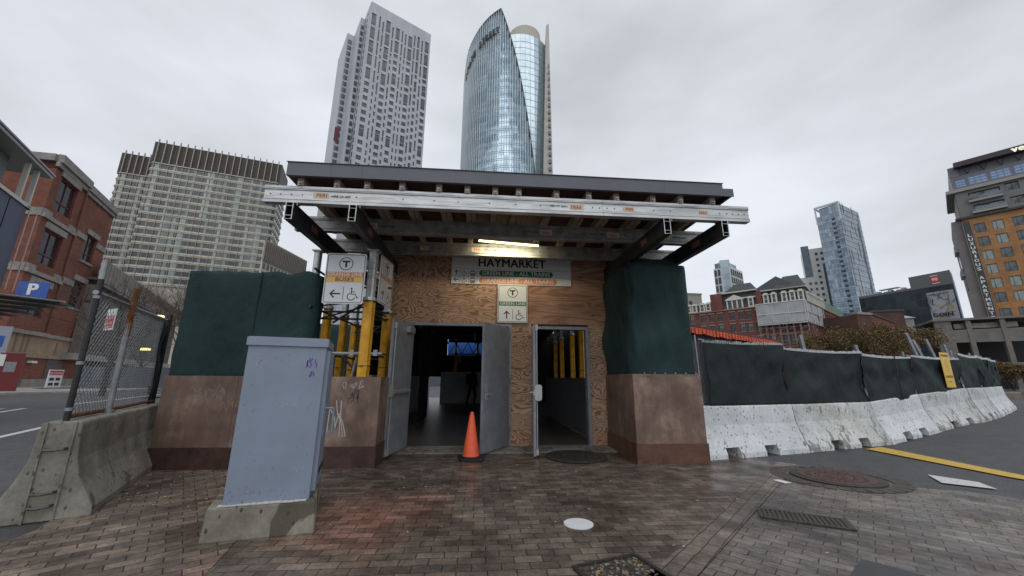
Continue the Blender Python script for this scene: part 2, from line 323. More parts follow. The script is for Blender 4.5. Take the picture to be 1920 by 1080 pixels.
def scribble(mb,x,z,w,h,y,n,th,M=None,seed=1,slant=.2):
    rd=random.Random(seed)
    for k in range(n):
        cx=x+w*k/n; pts=[]; q=rd.randint(5,8)
        for i in range(q):
            t=i/(q-1); pts.append((cx+w/n*(.1+1.1*rd.random()*.8)+slant*h*(t-.5), z+h*(rd.random() if i%2 else (i/(q-1)))))
        # smooth by Chaikin
        for _ in range(2):
            o=[pts[0]]
            for a,b in zip(pts,pts[1:]): o+=[(a[0]*.75+b[0]*.25,a[1]*.75+b[1]*.25),(a[0]*.25+b[0]*.75,a[1]*.25+b[1]*.75)]
            pts=o+[pts[-1]]
        stroke(mb,pts,th,y-k*.0003,M)
W0=Vector((-1.92,7.39,0)); WA=R(4.77); BW=Matrix.Translation(W0)@Matrix.Rotation(WA,4,'Z')   # the entrance's own frame
def E2W(u,v,z=0): return BW@Vector((u,v,z))
# ================================================================== GROUND
def sheet(name,poly,z,m,kind='structure',thick=0):
    b=MB(); b.add([(x,y,z) for x,y in poly],[tuple(range(len(poly)))]); o=b.build(name,m); tag(o,kind=kind); return o
sheet('ground',[(-900,-60),(900,-60),(900,1200),(-900,1200)],-.004,ASPH)
# middle paving, left paving, right paving, header strip
def lerp(a,b,t): return (a[0]+(b[0]-a[0])*t,a[1]+(b[1]-a[1])*t)
SA,SB=(4.15,6.35),(-1.2,.55); SD=Vector((SA[0]-SB[0],SA[1]-SB[1])).normalized(); SN=Vector((SD.y,-SD.x))*.24
sheet('paving_middle',[(-3.4,-1.5),(SB[0]-1,-1.5),SB,SA,(4.15,6.6),(3.4,7.6),(-2.2,7.3),(-3.0,6.1),(-2.4,4.2)],.004,PAVE_M)
sheet('paving_left',[(-2.4,4.2),(-3.0,6.1),(-2.2,7.3),(-5.4,7.0),(-6.0,6.6),(-3.9,3.5),(-3.2,-1.5),(-1.9,-1.5),(-1.2,.6),(-1.9,2.6)],.008,PAVE_L)
sheet('paving_strip',[SB,SA,(SA[0]+SN.x,SA[1]+SN.y),(SB[0]+SN.x,SB[1]+SN.y)],.012,PAVE_S)
rb=[(SA[0]+SN.x,SA[1]+SN.y),(4.55,6.05)]
import itertools
for i in range(9):
    t=R(75-i*15); rb.append((4.27+.78*math.cos(t),5.42+.62*math.sin(t)))
rb+=[(5.28,4.84),(5.75,4.4),(7.5,3.0),(9,-1.5),(SB[0]+SN.x-1,-1.5),(SB[0]+SN.x,SB[1]+SN.y)]
sheet('paving_right',rb,.006,PAVE_R)
# road markings and far pavement
def strip(name,p,q,w,m,z=.012):
    p=Vector(p);q=Vector(q);d=(q-p).normalized();n=Vector((-d.y,d.x))*w/2
    return sheet(name,[tuple(p+n),tuple(p-n),tuple(q-n),tuple(q+n)],z,m)
sheet('yellow_road_line',[(6.62,7.55),(7.12,7.8),(6.98,5.6),(7.05,5.2),(6.76,5.05),(6.66,5.5)],.0125,YLINE)
sheet('white_road_arrow',[(5.68,5.6),(5.4,5.17),(5.76,4.9),(5.92,5.22)],.0125,WLINE)
strip('white_road_line',(-9.2,6.2),(-11.5,9.9),.16,WLINE,.004)
strip('white_road_line',(-16.6,12.4),(-18.6,15.2),.16,WLINE,.004)
strip('white_road_line',(-19.2,17.2),(-24.0,27.0),.2,WLINE,.004)
strip('white_road_line',(-17.6,12.6),(-19.2,15.0),.16,WLINE,.004)
b=MB(); b.prism([(-60,20),(-33,24),(-31,30),(-36,52),(-30,70),(-30,130),(-80,130),(-80,20)],0,.13); tag(b.build('pavement',CONC),kind='structure')
b=MB(); b.prism([(-41.5,34),(-37.9,31.6),(-34.5,44),(-37,52),(-43,52)],.13,.15); tag(b.build('brick_pavement',PAVE_R),kind='structure')
# ================================================================== ENTRANCE (frame: u right along the wall, v into the building)
def ething(name,label,cat,u,v,z=0,rz=0,group=None):
    p=E2W(u,v,z); return thing(name,label,cat,tuple(p),WA+rz,group)
b=MB(); b.box(-.35,4.2,-.62,.05,-.004,.022); o=b.build('threshold_slab',SLAB); o.matrix_world=BW; tag(o,kind='structure')
b=MB(); b.box(-3.2,5.2,.06,18,0,.012); o=b.build('corridor_floor',mat('dark_wet_floor',(.11,.10,.095),.4,0,.4,2)); o.matrix_world=BW; tag(o,kind='structure')
# ---- plywood wall with doors
LD=(0.0,1.86,2.25); RD=(2.38,3.42,2.21)
pw=ething('plywood_wall','plywood hoarding wall with open grey steel doors at the head of the station entrance','wall',0,0)
def pan(u0,u1,z0,z1,m,d=0):
    b=MB(); b.box(u0+.002,u1-.002,-.012-d,.03,z0+.002,z1-.002)
    for i in range(int((z1-z0)/.35)+1):
        for uu in (u0+.03,u1-.03):
            b.box(uu-.005,uu+.005,-.014-d,-.012-d,z0+.06+i*.33,z0+.07+i*.33)
    return b.build('panel',m,pw)
pan(-.60,1.60,2.31,3.74,PLY1); pan(1.60,3.93,2.31,3.74,PLY2,.003)
PLY4=plywood('plywood_strip_lower',(.5,.36,.26),(.26,.14,.085),30,33,.5,False)
for u0,u1 in ((-.60,-.06),(1.92,2.32),(3.48,3.96)): pan(u0,u1,1.22,2.31,PLY3); pan(u0,u1,.3,1.22,PLY4,.002); pan(u0,u1,.02,.3,PLY1)
b=MB(); b.box(-.6,3.93,.03,.12,2.26,3.74); b.build('wall_stud_backing',DARKM,pw)
def frame(u0,u1,h):
    b=MB(); b.box(u0-.06,u0,-.04,.1,.022,h+.055); b.box(u1,u1+.06,-.04,.1,.022,h+.055); b.box(u0,u1,-.04,.1,h,h+.055)
    b.build('door_frame',GREYD,pw)
frame(*LD); frame(*RD)
def leaf(u,width,ang,hand,h,bar=True,closer=False,lock=False):
    """hinged at (u,-.03); hand=1 opens from the left jamb, -1 from the right; ang = opening angle"""
    e=bpy.data.objects.new('door',None)
    b=MB(); x0,x1=(0,width) if hand>0 else (-width,0)
    b.box(x0,x1,-.022,.022,.035,h)
    o=b.build('door',GREYD,pw); o.location=(u,-.045,0); o.rotation_euler=(0,0,-ang*hand)
    fx=x1 if hand>0 else x0; s=1 if hand>0 else -1
    b=MB()
    if bar:   # panic bar on the face turned to the opening (inner face, +y in leaf frame)
        b.box(min(fx-s*.09,fx-s*.03),max(fx-s*.09,fx-s*.03),.022,.07,.94,1.14)
        b.prof([(.03,.98),(.075,.99),(.075,1.03),(.03,1.05)],min(fx-s*.08,x0+x1-fx+s*.1),max(fx-s*.08,x0+x1-fx+s*.1))
        b.tube([(fx-s*.06,.04,.1),(fx-s*.06,.04,2.1)],.011,6); b.box(min(fx-s*.085,fx-s*.035),max(fx-s*.085,fx-s*.035),.022,.06,.05,.14); b.box(min(fx-s*.085,fx-s*.035),max(fx-s*.085,fx-s*.035),.022,.06,2.06,2.16)
        b.build('panic_bar',HARDW,o)
    if closer:
        b=MB(); b.box(x0+.12,x0+.40,.022,.09,h-.16,h-.05); b.tube([(x0+.3,.06,h-.03),(x0+.75,.3,h-.02)],.008,5); b.build('door_closer',HARDW,o)
    if lock:
        b=MB(); b.box(fx-s*.13 if s>0 else fx+.06,fx-.06 if s>0 else fx+.13,-.04,-.022,.88,1.16); b.tube([(fx-s*.095,-.05,.97),(fx-s*.26,-.06,.97)],.012,6); b.tube([(fx-s*.095,-.022,.97),(fx-s*.095,-.06,.97)],.016,6)
        disc(b,fx-s*.095,-.0405,1.08,.014,8); b.build('handle',HARDW,o)
    return o
d1=leaf(LD[0],1.02,R(99),1,2.22,True,True)
d2=leaf(LD[1],.92,R(57),-1,2.22,False,False,True)
d3=leaf(RD[0],1.04,R(98.5),1,2.18,True)
# free-edge hardware of the right leaf: rounded latch plate and knobs
b=MB(); disc(b,0,0,0,.075,14); plate(b,rrect(-.045,.07,-.13,.13,.04),-.012,0); o=b.build('latch_plate',HARDW,d3); o.location=(1.045,.05,1.02); o.rotation_euler=(0,0,R(98.5))
b=MB(); b.tube([(1.0,-.022,1.02),(1.0,-.085,1.02)],.015,8); b.tube([(.985,-.022,1.13),(.985,-.06,1.13)],.012,8); b.tube([(1.0,-.085,1.02),(.93,-.09,1.02)],.01,6); b.build('knob',GALV,d3)
b=MB()
for zz in (.25,1.15,2.0): b.box(-.02,.03,-.032,-.018,zz,zz+.11)
b.build('hinge',GALV,d2)
# ---- canopy: aluminium shoring beams, timber joists, fascia
cp=ething('entrance_canopy','flat canopy of aluminium shoring beams and timber joists with a slate grey fascia','canopy',0,0)
BP=[(-.05,0),(-.05,.034),(-.043,.038),(-.043,.042),(-.05,.046),(-.05,.052),(-.034,.060),(-.034,.180),(-.05,.188),(-.05,.194),(-.043,.198),(-.043,.202),(-.05,.206),(-.05,.24),(.05,.24),(.05,0)]
ZB=3.50
def sticker(par,u,z,y,flip=False,full=True,s=1.0,M=None,dim=False):
    rot=PI if flip else 0; sg=-1 if flip else 1
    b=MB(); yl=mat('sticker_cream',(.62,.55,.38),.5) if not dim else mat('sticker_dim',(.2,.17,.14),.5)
    w=.2*s; h=.085*s
    b.quad((u-w/2,y,z-h/2),(u+w/2,y,z-h/2),(u+w/2,y,z+h/2),(u-w/2,y,z+h/2),M); b.cur=1
    text(b,'PERI',.075*s,u+sg*.01*s,y-.0015,z,.025,rot=rot,M=M)
    if full: b.cur=2; text(b,'MPB 24-480',.045*s,u+sg*.26*s,y-.0015,z-sg*.005,.012,rot=rot,M=M,sx=1.1)
    b.build('sticker',[yl,mat('sticker_red',(.5,.05,.02),.5),INK],par)
def beam(u0,u1,v,m,holes,stick,joints=(),z=ZB):
    b=MB(); J=[u0,*joints,u1]
    for a,c in zip(J,J[1:]): b.prof(BP,a+.002,c-.002,T(0,v,z))
    if joints:
        for j in joints: b.box(j-.03,j+.03,v-.03,v+.04,z+.005,z+.235)
    b.cur=1
    for h in holes: disc(b,h,v-.0352,z+.12,.0105,8)
    o=b.build('beam',[m,BLACK],cp)
    for st in stick: sticker(o,st[0],z+.12,v-.0358,*st[1:])
    return o
V1,V2,V3=-2.62,-1.62,-.62
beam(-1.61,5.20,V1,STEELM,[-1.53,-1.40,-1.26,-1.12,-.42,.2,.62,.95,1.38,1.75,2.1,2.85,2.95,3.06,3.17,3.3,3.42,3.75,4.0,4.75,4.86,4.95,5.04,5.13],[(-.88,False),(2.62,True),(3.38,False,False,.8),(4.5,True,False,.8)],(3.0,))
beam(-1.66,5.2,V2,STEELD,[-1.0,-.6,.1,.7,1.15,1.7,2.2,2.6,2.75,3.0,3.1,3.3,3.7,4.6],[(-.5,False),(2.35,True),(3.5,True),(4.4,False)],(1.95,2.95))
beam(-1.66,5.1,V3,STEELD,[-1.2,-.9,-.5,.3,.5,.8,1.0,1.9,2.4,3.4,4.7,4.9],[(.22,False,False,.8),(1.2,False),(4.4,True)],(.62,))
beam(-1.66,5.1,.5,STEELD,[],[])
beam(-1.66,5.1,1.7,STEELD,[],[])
def girder(u):
    b=MB(); M=T(u,0,3.258,PI/2)
    for s in (-1,1): b.prof([(s*.05,0),(s*.05,.24),(s*.036,.24),(s*.036,.05),(s*.03,.05),(s*.03,0)] if s>0 else [(-.05,0),(-.03,0),(-.03,.05),(-.036,.05),(-.036,.24),(-.05,.24)],-2.68,2.2,M)
    for z in (.0,.05,.185,.232):
        b.prof([(-.03,z),(.03,z),(.03,z+.006),(-.03,z+.006)],-2.678,2.2,M)
    o=b.build('girder',DARKM,cp)
    b=MB()
    for zz in (.002,.05,.186,.234): b.box(u-.04,u+.04,-2.686,-2.68,3.258+zz,3.258+zz+.005)
    for s in (-1,1): b.box(u+s*.045-.005,u+s*.045+.005,-2.686,-2.68,3.258,3.498)
    b.build('end_profile',STEELM,o)
    side=-.052 if u<2 else -.052
    M2=Matrix.Translation((u+.0525 if u<2 else u-.0525,-2.0,3.258))@Matrix.Rotation(PI/2 if u<2 else -PI/2,4,'Z')
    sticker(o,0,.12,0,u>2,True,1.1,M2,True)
    b=MB(); b.box(u-.075,u+.075,-2.66,-2.56,3.494,3.512); b.tube([(u+.085,-2.66,3.46),(u+.085,-2.66,3.53)],.008,5); b.build('clamp',GALV,o)
for u in (-1.25,-.44,3.92,4.79): girder(u)
JU=[-1.16,-.69,-.29,.18,.68,1.07,1.46,1.79,2.33,2.8,3.21,3.75,4.16,4.65]
for i,u in enumerate(JU):
    b=MB(); e=random.uniform(-.01,.012); b.box(u-.04,u+.04,-2.67+e,2.4,3.742,3.742+.125)
    o=b.build('joist',TIMB,cp)
    b=MB(); b.box(u-.022,u+.022,-2.685+e,-2.672+e,3.746,3.80); b.tube([(u,-2.685+e,3.775),(u,-2.71+e,3.775)],.013,6); b.build('bracket',GALV,o)
    if random.random()<.6:
        b=MB(); b.box(u+.05,u+.115,-1.95,-1.2,3.742,3.742+.09); b.build('packer',TIMB,o)
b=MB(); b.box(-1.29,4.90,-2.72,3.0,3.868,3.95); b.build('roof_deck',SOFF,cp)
b=MB(); b.box(-1.32,4.78,-2.75,-2.72,3.858,4.045)
for uu in (-.75,-.35,.9,2.4,3.9): b.box(uu-.0015,uu+.0015,-2.7525,-2.75,3.86,4.043)
b.box(-1.33,4.79,-2.765,-2.72,4.045,4.052); b.box(-1.32,4.78,-2.756,-2.71,3.852,3.858)
b.build('fascia',FASC,cp)
b=MB(); b.box(4.78,4.94,-2.72,3.0,3.868,3.975); b.box(-1.32,-1.29,-2.72,3.0,3.858,4.04); b.box(-1.29,4.78,-2.72,3.0,3.95,4.02); b.box(4.78,4.95,-2.735,-2.72,3.858,3.98); b.build('gutter',FASC,cp)
# tube light
tl=ething('tube_light','yellow glowing fluorescent tube hung under the aluminium beams above the station name','light',1.78,-.98,3.655)
tl.rotation_euler=(0,R(3.1),WA)
b=MB(); b.tube([(-.55,0,0),(.55,0,0)],.017,10); b.build('lamp',mat('lit_tube',(1,.9,.5),.5,emit=((1,.88,.42),3.6)),tl)
b=MB(); b.prof([(-.02,.016),(.02,.016),(.035,.05),(-.035,.05)],-.56,.56); b.box(-.565,-.55,-.02,.02,-.02,.03); b.box(.55,.565,-.02,.02,-.02,.03); b.tube([(.3,.0,.05),(.3,.05,.09)],.005,4); b.build('housing',GALV,tl)
ll=bpy.data.lights.new('tube_glow','AREA'); ll.shape='RECTANGLE'; ll.size=1.0; ll.size_y=.04; ll.energy=8; ll.color=(1,.88,.6); lo=bpy.data.objects.new('tube_glow',ll); COL.objects.link(lo); lo.parent=tl; lo.location=(0,.03,-.02); lo.rotation_euler=(R(52),0,0)
# ---- station signs
sg=ething('station_name_sign','long white board naming the station with green and orange line strips above the doors','sign',0,-.03)
b=MB(); b.box(.69,3.155,-.012,.012,3.105,3.66); b.build('board',WHITE,sg)
b=MB(); y=-.0135
text(b,'HAYMARKET',.25,1.92,y,3.55,.028,fit=1.38)
for z in (3.425,3.262): b.quad((.69,y,z),(3.155,y,z),(3.155,y,z+.004),(.69,y,z+.004))
for r,z in enumerate((3.265,3.112)):
    arrow(b,.735,z+.02,.11,y,0 if r==0 else PI/2); wheelchair(b,.89,z+.012,.125,y)
    for xx in (.86,1.035,1.205): b.quad((xx,y,z+.01),(xx+.005,y,z+.01),(xx+.005,y,z+.14),(xx,y,z+.14))
    stroke(b,rrect(1.07,1.165,z+.015,z+.1,.02,3),.012,y,closed=True)
    for k in range(3): disc(b,1.093+.025*k,y,z+.055,.011,8); b.quad((1.085+.025*k,y,z+.02),(1.101+.025*k,y,z+.02),(1.101+.025*k,y,z+.05),(1.085+.025*k,y,z+.05))
    stroke(b,[(1.085,z+.112),(1.105,z+.13)],.01,y); stroke(b,[(1.15,z+.112),(1.13,z+.13)],.01,y); stroke(b,[(1.1,z+.118),(1.135,z+.118)],.008,y)
b.build('lettering',INK,sg)
for s_,z,m,w_ in (('GREEN LINE - ALL TRAINS',3.335,SGRN,1.52),('ORANGE LINE - ALL TRAINS',3.18,SORG,1.60)):
    b=MB(); plate(b,rrect(1.25,1.25+w_,z-.06,z+.06,.058,6),-.0142,-.012); b.cur=1
    text(b,s_,.118,1.25+w_/2,-.0158,z,.02,fit=w_-.13); b.build('line_strip',[m,WHITE],sg)
def route_sign(label,u,v,z,w,h,bands,arr,rz=0,par_u=0):
    s=ething('route_sign',label,'sign',u,v,z,rz)
    b=MB(); plate(b,rrect(-w/2,w/2,0,h,.03),-.006,.006); b.build('board',WHITE,s)
    b=MB(); y=-.0075
    stroke(b,rrect(-w/2+.02,w/2-.02,.02,h-.02,.03),.009,y,closed=True)
    tlogo(b,0,h*.79,.105 if h>.7 else .1,y)
    arrow(b,-w*.34,.07,.17,y,arr); b.quad((-.004,y,.06),(.004,y,.06),(.004,y,.27),(-.004,y,.27)); wheelchair(b,.04,.055,.2,y); b.build('lettering',INK,s)
    for t_,z0,z1,m,tm,sz in bands:
        b=MB(); b.quad((-w/2+.026,-.0072,z0),(w/2-.026,-.0072,z0),(w/2-.026,-.0072,z1),(-w/2+.026,-.0072,z1)); b.cur=1
        text(b,t_,sz,0,-.0088,(z0+z1)/2,.012,fit=.86*w if len(t_)>6 else .45*w); b.build('line_band',[m,tm],s)
    return s
route_sign('white sign with a green line band and up arrow below the station name board',1.935,-.06,2.325,.60,.775,[('GREEN LINE',.34,.425,SGRN,WHITE,.075)],0)
route_sign('white sign with orange and yellow bands pointing left to buses',-.80,-1.68,2.33,.60,.80,[('ORANGE LINE',.42,.50,SORG,WHITE,.085),('BUSES',.335,.42,SYEL,INK,.085)],PI/2)
route_sign('shaded white arrow sign turned side on behind the yellow canopy post',-.32,-1.12,2.42,.60,.80,[('ORANGE LINE',.42,.50,SORG,WHITE,.085)],0,R(84))
# ---- shoring posts (silver above, yellow coated below)
def gear(r,n=4):
    o=[]
    for i in range(n*4):
        a=2*PI*i/(n*4)+PI/8; rr=r if i%4 in(0,1) else r*.8; o.append((rr*math.cos(a),rr*math.sin(a)))
    return o
def shoring(label,u,v,h,ys,r=.085,z0=0,dark=False):
    t=ething('shoring_post',label,'post',u,v,0,0,'aluminium shoring posts with yellow lower halves')
    b=MB(); b.prism(gear(r),z0,ys); b.cur=1
    for zz in (ys-.02,(ys+z0)/2+.2,(ys+z0)/2-.35): b.prism([(math.cos(a)*r*1.02,math.sin(a)*r*1.02) for a in [i*PI/6 for i in range(12)]],zz,zz+.012)
    b.build('yellow_sleeve',[YELP,DARKM],t)
    b=MB(); b.prism(gear(r*.8),ys,h-.02); b.prism([(math.cos(i*PI/6)*r*1.15,math.sin(i*PI/6)*r*1.15) for i in range(12)],ys,ys+.05); b.box(-r,r,-r,r,h-.02,h); b.build('inner_tube',STEELM,t)
    return t
shoring('front yellow post with silver top at the corner of the brown plywood pier',-.45,-1.49,3.255,2.42,.09)
shoring('silver post standing in the corner of the green netting left of the bus sign',-1.36,-1.40,3.255,2.1,.075)
shoring('dull yellow post hard against the left edge of the plywood wall',-.50,-.1,3.255,2.45,.085)
for k,(u,v) in enumerate(((-1.57,-.2),(-1.50,.5),(-1.50,1.2),(-1.62,2.4))):
    shoring(['leftmost yellow post showing under the bus sign','second yellow post from the left under the bus sign','third yellow post from the left under the bus sign','thin far yellow post behind the corner post'][k],u,v,3.25,2.5-.05*k,.08)
for k,(u,v) in enumerate(((3.95,2.3),(4.0,3.5),(3.95,4.7),(4.0,6.0),(3.2,8.4),(2.5,10.5))):
    shoring(['yellow post nearest the right doorway seen through it','second yellow post seen through the right doorway','third yellow post seen through the right doorway','fourth yellow post seen through the right doorway','far yellow post beyond the black low wall','farthest yellow post deep in the corridor'][k],u,v,3.25,2.5,.085)
for k,(u,v) in enumerate(((-1.0,9.0),(.1,12.4),(1.2,12.6))):
    shoring(['brown yellow post in the dark behind the left doorway','yellow post beside the pinned paper at the corridor end','yellow post right of the pinned paper at the corridor end'][k],u,v,3.25,2.5,.085)
sc_=ething('scaffold_bracing','dark steel ledgers and diagonal braces between the yellow posts on the left','scaffold',-1,-1)
b=MB()
def bar(a,c,r=.02): b.tube([a,c],r,6)
for z in (1.62,2.2,2.32,2.75): bar((-.4,0,z),(.75,.0,z),.018); bar((-.4,1.9,z),(.75,1.9,z),.018)
for z in (1.62,2.3,2.9): bar((-.3,-.6,z),(-.3,3.4,z),.018); bar((.5,-.5,z),(.5,3.4,z),.018)
bar((-.4,-.3,1.2),(.1,-.3,1.62)); bar((.1,-.3,1.62),(.5,-.35,1.25)); bar((.2,-.3,1.1),(.2,-.3,1.62),.03); bar((-.35,.5,2.2),(.5,.5,2.8)); bar((-.3,1.8,2.0),(.6,1.8,2.6)); bar((-.35,-.4,2.1),(.6,.2,2.55),.015); bar((-.3,0,2.9),(.7,0,2.25),.015)
b.build('braces',DARKM,sc_)
b=MB(); bar((-.55,-.45,1.60),(.8,-.45,1.60),.027); bar((-.55,-.42,2.3),(.1,.3,2.55),.016); bar((.35,-.4,1.2),(.42,-.4,1.6),.02); bar((-.2,-.43,1.22),(.05,-.43,1.55),.018)
for x in (-.3,.35,.7): b.box(x-.03,x+.03,-.48,-.42,1.57,1.66)
b.build('rail',GALV,sc_)
# ---- brown plywood piers
def pier(name,label,pts,h,kh,group=None,kick=None):
    t=ething(name,label,'plywood box',pts[0][0],pts[0][1])
    o=Vector((pts[0][0],pts[0][1],0))
    for i,(p,q) in enumerate(zip(pts,pts[1:])):
        P=Vector((*p,0))-o; Q=Vector((*q,0))-o; d=Q-P; a=math.atan2(d.y,d.x); M=Matrix.Translation(P)@Matrix.Rotation(a,4,'Z'); L=d.length
        n=max(1,round(L/1.2)); 
        for k in range(n):
            b=MB(); b.box(L*k/n+.002,L*(k+1)/n-.002,0,.02,kh,h,M)
            for xx in (L*k/n+.05,L*(k+1)/n-.05):
                for zz in (kh+.1,(kh+h)/2,h-.05): b.box(xx-.006,xx+.006,-.002,0,zz,zz+.012,M)
            b.build('panel',FORM,t)
        b=MB(); b.box(-.012,L+.012,-.016,.018,0.0,kh+.02,M); b.build('kickboard',kick or KICK,t)
        b=MB(); b.box(.0,L,.02,.30,h-.03,h-.004,M); b.build('top_board',FORM,t)
    return t,o
pl_,plo=pier('plywood_pier','long brown plywood box with scrawled tags under the green netting on the left',[(-3.16,-1.59),(-.15,-1.59),(-.17,-.06)],1.255,.27)
pr_,pro=pier('plywood_pier','clean brown plywood box under the green netting right of the doors',[(3.78,-.06),(3.72,-1.56),(4.84,-1.56),(4.84,.5)],1.33,.27,kick=mat('rusty_kick_board',(.15,.07,.045),.45,0,.45,4,.2))
b=MB(); M=Matrix.Translation((0,-.0,0))
scribble(b,.42,.92,.45,.22,-.0035,4,.009,seed=3); scribble(b,.8,.75,.3,.2,-.0035,3,.007,seed=4); b.build('graffiti',CHALK2,pl_,label='faint pale tag')
b=MB(); scribble(b,2.36,.42,.2,.5,-.0035,3,.011,seed=11,slant=-.3); scribble(b,2.45,1.08,.35,.12,-.0035,3,.006,seed=8); b.build('graffiti',CHALK,pl_,label='white sprayed tag')
b=MB(); scribble(b,2.56,.88,.17,.2,-.0045,3,.008,seed=21); b.build('graffiti',INK,pl_,label='small black tag')
b=MB(); scribble(b,2.3,.8,.3,.35,-.003,3,.006,seed=31); b.build('graffiti',CHALK2,pl_,label='faint pale tag by the corner')
# ---- mesh netting over the piers
def drape(name,label,cat,pts,z0,z1,m,parent=None,amp=.03,sag=.03,res=.09,seed=0,group=None,lean=0,bulge=0,loc=None,rz=0,scal=.02,rip=0):
    """cloth hung along a plan path (local x,y), outward = right of travel"""
    P=[Vector((p[0],p[1])) for p in pts]; S=[0]
    for a,c in zip(P,P[1:]): S.append(S[-1]+(c-a).length)
    L=S[-1]; nx=max(4,int(L/res)); nz=max(4,int((z1-z0)/res)); vs=[]; fs=[]
    for i in range(nx+1):
        s=L*i/nx; k=0
        while k<len(P)-2 and s>S[k+1]: k+=1
        d=(P[k+1]-P[k]).normalized(); p=P[k]+d*(s-S[k]); nrm=Vector((d.y,-d.x))
        for j in range(nz+1):
            t=j/nz; w=noise.noise(Vector((s*1.1+seed*7,t*1.7,seed)))*amp*2+noise.noise(Vector((s*3.2+seed*3,t*4-s*1.5,seed+5)))*amp
            w+=math.sin(s*26+t*9+seed)*rip*(.3+.7*abs(noise.noise(Vector((s,t*2,seed+9)))))
            w*=math.sin(PI*min(1,max(0,t)))**.5*.9+.1
            w+=bulge*math.sin(PI*t)
            zz=z0+(z1-z0)*t
            zz-= sag*math.sin(PI*((s/max(L,.01))))*(1 if j==nz else t)
            zz+= noise.noise(Vector((s*4,seed,t)))*scal*(t*t+(1-t)**2)
            q=p+nrm*(w+lean*t); vs.append((q.x,q.y,zz))
    for i in range(nx):
        for j in range(nz):
            a=i*(nz+1)+j; fs.append((a,a+nz+1,a+nz+2,a+1))
    b=MB(); b.add(vs,fs); o=b.build(name,m,parent,smooth=True)
    md=o.modifiers.new('Solidify','SOLIDIFY'); md.thickness=.006
    if loc is not None: o.location=loc; o.rotation_euler=(0,0,rz)
    if label: tag(o,label,cat,group)
    return o
def seam(b,pts): b.tube(pts,.006,4)
p=E2W(0,0); 
n1_=drape('mesh_netting','dark green mesh netting stretched over the fence above the long brown plywood box','netting',[(-3.2,.1),(-3.22,-1.45),(-3.14,-1.53),(-1.32,-1.55),(-1.22,-1.47),(-1.24,-1.25)],1.22,2.84,NETG,amp=.016,sag=.015,loc=tuple(p),rz=WA,seed=2,rip=.006,scal=.05,res=.06)
b=MB(); b.tube([(-2.1,-1.545,1.25),(-2.09,-1.55,2.82)],.009,5); b.build('seam',NETB,n1_)
b=MB(); seam(b,[(-3.12,-1.55,1.25),(-1.5,-1.56,1.245)]); 
for i in range(7): b.box(-2.95+i*.23,-2.93+i*.23,-1.585,-1.55,1.235,1.255)
b.build('hem',NETB,n1_)
n2_=drape('mesh_netting','dark green mesh netting wrapped round the tall column above the clean brown plywood box','netting',[(3.80,-.1),(3.74,-1.4),(3.82,-1.53),(4.72,-1.55),(4.82,-1.46),(4.84,.6)],1.30,3.16,NETG,amp=.034,sag=.0,loc=tuple(p),rz=WA,seed=5,rip=.024,scal=.05,res=.05)
b=MB()
for i in range(6): disc(b,3.9+i*.17,-1.60,1.345,.012,8)
b.build('grommet',GALV,n2_)
n3_=drape('mesh_netting','black netting gathered between the green column and the canopy girders','netting',[(3.86,-.2),(3.86,-1.35),(4.7,-1.4),(4.78,-.2)],3.05,3.34,NETB,amp=.03,loc=tuple(p),rz=WA,seed=8,res=.08,rip=.01)
n4_=drape('mesh_netting','dark netting panel standing behind the yellow posts left of the plywood wall','netting',[(-3.6,3.3),(-1.0,3.3)],.05,2.7,NETG,amp=.03,loc=tuple(p),rz=WA,seed=12,res=.15)
# corridor behind the doors
b=MB(); b.box(3.62,3.68,.35,5.9,.05,1.27); o=b.build('low_wall',DGREY); o.matrix_world=BW; tag(o,'dark grey low wall running back inside the right doorway','wall')
b=MB(); b.box(-.62,1.5,12.3,12.36,.01,1.55,None); o=b.build('low_wall',MGREY); o.matrix_world=BW; tag(o,'grey low wall across the end of the corridor behind the left doorway','wall')
b=MB(); b.box(-1.2,-1.14,1.6,12.3,.01,1.3); o=b.build('low_wall',MGREY); o.matrix_world=BW; tag(o,'grey low wall along the left side of the corridor','wall')
b=MB(); b.box(1.5,3.9,13.2,13.26,.01,1.5); o=b.build('low_wall',MGREY); o.matrix_world=BW; tag(o,'pale grey low wall far back through the right doorway','wall')
cr_=ething('corridor_roof','low black roof over the passage behind the plywood wall','roof',0,0)
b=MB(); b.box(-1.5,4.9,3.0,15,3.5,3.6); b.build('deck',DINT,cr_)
b=MB()
for v in (3,5,7,9,11,13): b.box(-1.5,4.9,v,v+.1,3.26,3.5)
for u in (-.6,1,2.6): b.box(u,u+.1,3,15,3.16,3.26)
b.build('joist',DARKM,cr_)
def screen(lab,*bx):  # added black sheets that block sky light and keep the corridor dark
    b=MB(); b.box(*bx); o=b.build('light_blocking_screen',DINT); o.matrix_world=BW; tag(o,lab,'screen'); return o
screen('added black screen blocking sky light above the left low wall of the corridor',-1.3,-1.26,1.6,12.3,1.3,3.3)
screen('added black screen blocking sky light on the left part of the corridor end',-1.3,-.35,12.4,12.44,1.3,3.42)
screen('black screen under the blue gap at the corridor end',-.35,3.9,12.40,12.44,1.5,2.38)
screen('added black outer screen blocking sky light right of the yellow posts',5.2,5.24,2.6,13.4,0,3.6)
screen('added black screen shutting light out of the far right end of the corridor',1.6,5.2,13.4,13.44,0,3.9)
screen('added black header screen blocking sky light over the corridor end',-.3,4.9,12.46,12.50,3.05,3.5)
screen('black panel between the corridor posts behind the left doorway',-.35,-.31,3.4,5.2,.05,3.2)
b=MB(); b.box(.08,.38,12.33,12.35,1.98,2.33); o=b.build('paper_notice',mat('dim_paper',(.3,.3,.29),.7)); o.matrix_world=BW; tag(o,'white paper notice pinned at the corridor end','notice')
bt=ething('blue_tarp','bright blue tarpaulin glimpsed past the corridor end','tarp',0,15.6)
